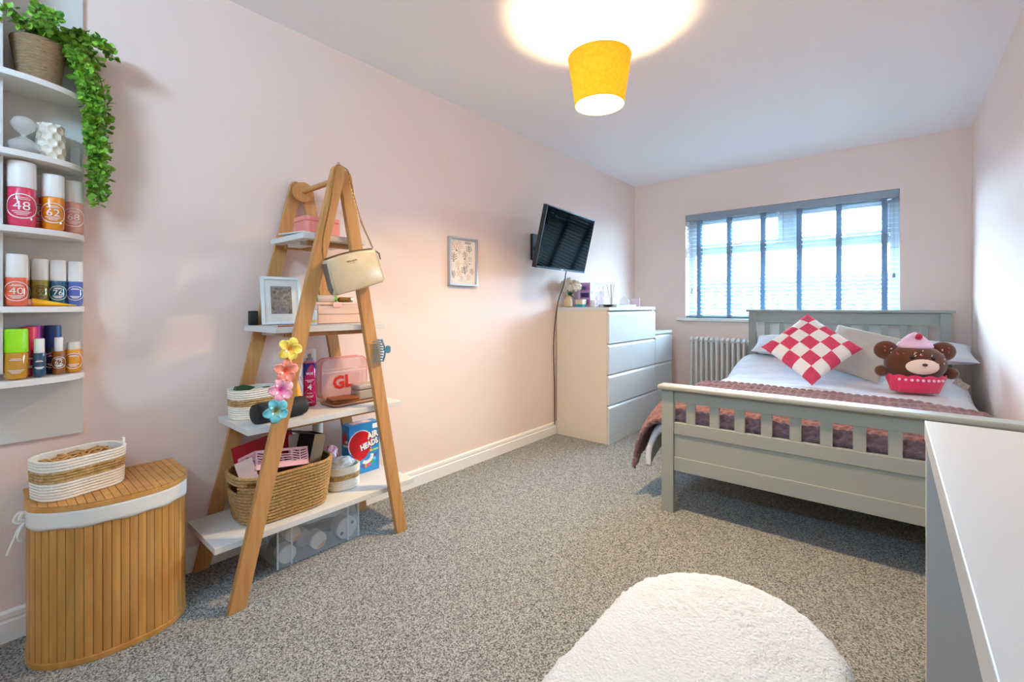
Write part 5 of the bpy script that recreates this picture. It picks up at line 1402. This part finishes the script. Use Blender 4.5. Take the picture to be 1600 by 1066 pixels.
tag(obj('plastic_bag', crumple((-1.935, 1.085, S1+.105), .05, 4, (.85, 1.05, .55)), mat('white_film', '#e8ebee', rough=.25, coat=.4), smooth=True, sharp=25), 'crumpled white plastic bag in the small rope basket', 'plastic bag')
tag(obj('tissue_pack', crumple((-1.985, 1.05, S1+.145), .038, 8, (.7, 1.0, .95)), mat('floral_film', '#e8dfe2', rough=.3, col2='#c8577e', cscale=45., contrast=.25), smooth=True, sharp=25), 'white tissue pack with pink flowers behind the plastic bag', 'tissues')

# --- blue sweets box
sw = thing('sweets_box', 'blue cardboard sweets box with red round logo on the bottom ladder shelf', 'box', (-2.04, 1.245, S1))
swb = mat('sweets_blue', '#1777bd', rough=.35, col2='#2f96d6', cscale=6.)
X0 = -2.004
obj('carton', MB().box((-2.071, 1.160, S1), (X0, 1.328, S1+.245)), swb, sw, bevel=.001)
def sfn(d): return lambda u, v: (X0+d, 1.244+u, S1+v)
lg = MB()
disc(lg, sfn(.0006), .066, 36, 0, u=-.022, v=.148, sx=.95, sy=.95)
lg.add([sfn(.0008)(-.075, .110), sfn(.0008)(-.040, .060), sfn(.0008)(.005, .075), sfn(.0008)(.035, .115)], [(0, 1, 2, 3)], 0)
disc(lg, sfn(.0004), .069, 36, 1, u=-.022, v=.148, sx=.97, sy=.97)
quad(lg, sfn(.0007), .044, .212, .076, .236, 1)
cols = (3, 4, 5, 2, 6)
for k in range(6):
    a = math.radians(-115+22*k); c, s_ = math.cos(a), math.sin(a); u0, v0 = .01, .082
    L0, L1, w = .022, .058, .0065
    P = lambda r, q: (u0+c*r-s_*q, v0+s_*r+c*q)
    lg.add([sfn(.0009)(*P(L0, -w)), sfn(.0009)(*P(L1-.016, -w)), sfn(.0009)(*P(L1-.016, w)), sfn(.0009)(*P(L0, w))], [(0, 1, 2, 3)], 1)
    lg.add([sfn(.0010)(*P(L1-.018, -w)), sfn(.0010)(*P(L1, -w)), sfn(.0010)(*P(L1, w)), sfn(.0010)(*P(L1-.018, w))], [(0, 1, 2, 3)], cols[k % 5])
obj('printed_logo', lg, [mat('sweets_red', '#c5121f', rough=.3), mat('sweets_white', '#f1f1ee', rough=.3), mat('sweets_green', '#5aa83c', rough=.3), mat('sweets_purple', '#7a4aa0', rough=.3), mat('sweets_orange', '#ef7d1c', rough=.3), mat('sweets_pink', '#e5556f', rough=.3), mat('sweets_sky', '#7cc4ea', rough=.3)], sw)['kind'] = 'stuff'
tx = MB()
text(tx, 'AIR', .044, lambda u, v: sfn(.0014)(u+.045, v+.180), .0022, rot=.16, sx=.85); text(tx, 'HEADS', .040, lambda u, v: sfn(.0014)(u+.026, v+.136), .0022, rot=.24, sx=.8)
t1 = obj('lettering', tx, MATS['sweets_white'], sw); t1['kind'] = 'stuff'
sdw = MB()
text(sdw, 'AIR', .044, lambda u, v: sfn(.0012)(u+.047, v+.178), .0042, rot=.16, sx=.85); text(sdw, 'HEADS', .040, lambda u, v: sfn(.0012)(u+.028, v+.134), .0042, rot=.24, sx=.8)
obj('lettering_outline', sdw, mat('sweets_navy', '#0d3a72', rough=.3), sw)['kind'] = 'stuff'
tx = MB(); text(tx, '90 bars', .016, lambda u, v: sfn(.0014)(u+.052, v+.105), .0008, rot=.1)
obj('count_lettering', tx, mat('sweets_lime', '#d8e04a', rough=.3), sw)['kind'] = 'stuff'
sd = MB(); sdf = lambda u, v: (-2.038+u, 1.160-.0006, S1+v)
disc(sd, sdf, .024, 24, 0, u=-.004, v=.175, sx=.9, sy=1.5)
text(sd, 'AIR', .018, lambda u, v: (-2.026+u, 1.160-.0012, S1+.165+v), .001, 1, rot=.1); text(sd, 'HEADS', .015, lambda u, v: (-2.032+u, 1.160-.0012, S1+.145+v), .001, 1, rot=.1)
obj('side_print', sd, [MATS['sweets_red'], MATS['sweets_white']], sw)['kind'] = 'stuff'
tpq = MB(); quad(tpq, lambda u, v: (-2.038+v, 1.244+u, S1+.2458), -.06, -.02, .05, .02); obj('top_print', tpq, mat('sweets_top', '#d98a8c', rough=.4, col2='#efe8e6', cscale=50.), sw)

# --- clear storage box under the shelf
cbx = thing('storage_box', 'clear plastic storage box on the carpet under the ladder shelf', 'storage box', (-1.96, .945, 0))
cp_ = clear_mat('clear_plastic', '#dfe8ee', .20, .08)
bx0, bx1, by0, by1, bzt = -2.06, -1.865, .768, 1.128, .155
tw = .0025
for nm, a, b in (('front_wall', (bx1-tw, by0, .001), (bx1, by1, bzt)), ('back_wall', (bx0, by0, .001), (bx0+tw, by1, bzt)), ('end_wall', (bx0+tw, by0, .001), (bx1-tw, by0+tw, bzt)), ('end_wall', (bx0+tw, by1-tw, .001), (bx1-tw, by1, bzt)), ('box_floor', (bx0+tw, by0+tw, .001), (bx1-tw, by1-tw, .004))):
    obj(nm, MB().box(a, b), cp_, cbx)
cst = clear_mat('clear_plastic_rib', '#e6eef4', .5, .1)
for yy in (by0, by0+.055, by1-.058, by1-.006): obj('corner_rib', MB().box((bx1, yy, .002), (bx1+.004, yy+.006, bzt)), cst, cbx)
obj('rim', MB().tube([(x-1.9625, y+.948, bzt) for x, y in [(q[0], q[1]) for q in rrect(.199, .364, .012, 4)]], .004, 6, closed=True), cst, cbx)
obj('lid', MB().box((bx0-.004, by0-.004, bzt+.004), (bx1+.004, by1+.004, bzt+.012)), cp_, cbx, bevel=.002)
obj('clip', MB().box((bx0+.08, by0-.008, .09), (bx1-.08, by0-.001, .15)), cst, cbx, bevel=.002)
def tub(label, y, z, r, d, c, mark=None, dots=False, x=-1.875):
    t = thing('craft_tub', label, 'tub', (x, y, z-r), 'round tubs in the clear storage box')
    M = Matrix.Translation((x, y, z)) @ Matrix.Rotation(-PI/2, 4, 'Y')
    obj('tub_body', MB().lathe([(r, 0.003), (r, d)], n=28, M=M), mat('tub_grey', '#b9bcc4', rough=.5), t, smooth=True)
    obj('tub_lid', MB().lathe([(r*.95, -.001), (r*1.02, 0.0), (r*1.02, .008)], n=28, M=M), c, t, smooth=True)
    f = lambda u, v: (x+.0022, y+u, z+v)
    m = MB()
    if mark: m.add([f(r*.9*math.cos(a), r*.9*math.sin(a)) for a in [math.radians(-110+100*k/10) for k in range(11)]], [tuple(range(11))], 0)
    if dots:
        for s in (-1, 1): disc(m, f, r*.16, 14, 0, u=s*r*.55, v=s*r*.35)
    if m.v: obj('printed_mark', m, mark or mat('dot_dark', '#3c3f46', rough=.5), t)['kind'] = 'stuff'
    return t
lidw = mat('tub_lid_white', '#dfdfe2', rough=.35)
org = mat('label_orange', '#e39a2a', rough=.5)
tub('white tub near the closed end of the clear storage box', .815, .0405, .034, .05, lidw)
tub('white tub with yellow label stacked at the back of the storage box', .852, .098, .030, .05, mat('tub_lid_cream', '#e2dccb', rough=.4), org, x=-1.905)
tub('pale lilac tub in the middle of the clear storage box', .902, .058, .032, .05, mat('tub_lid_lilac', '#b9b3c4', rough=.4), x=-1.915)
tub('white tub with orange label in front in the storage box', .945, .046, .034, .05, lidw, org)
tub('large grey reel with two dark holes in the storage box', 1.075, .052, .047, .06, mat('reel_grey', '#c9ccd2', rough=.4), None, True)
tag(obj('packed_fabric', cloth_heap(bx0+.03, bx1-.075, by0+.03, by1-.03, .070, .012, 6), mat('grey_blue_fabric', '#4b5360', rough=.9), smooth=True, sharp=0, solid=.01), 'dark grey blue fabric packed in the clear storage box', 'fabric')
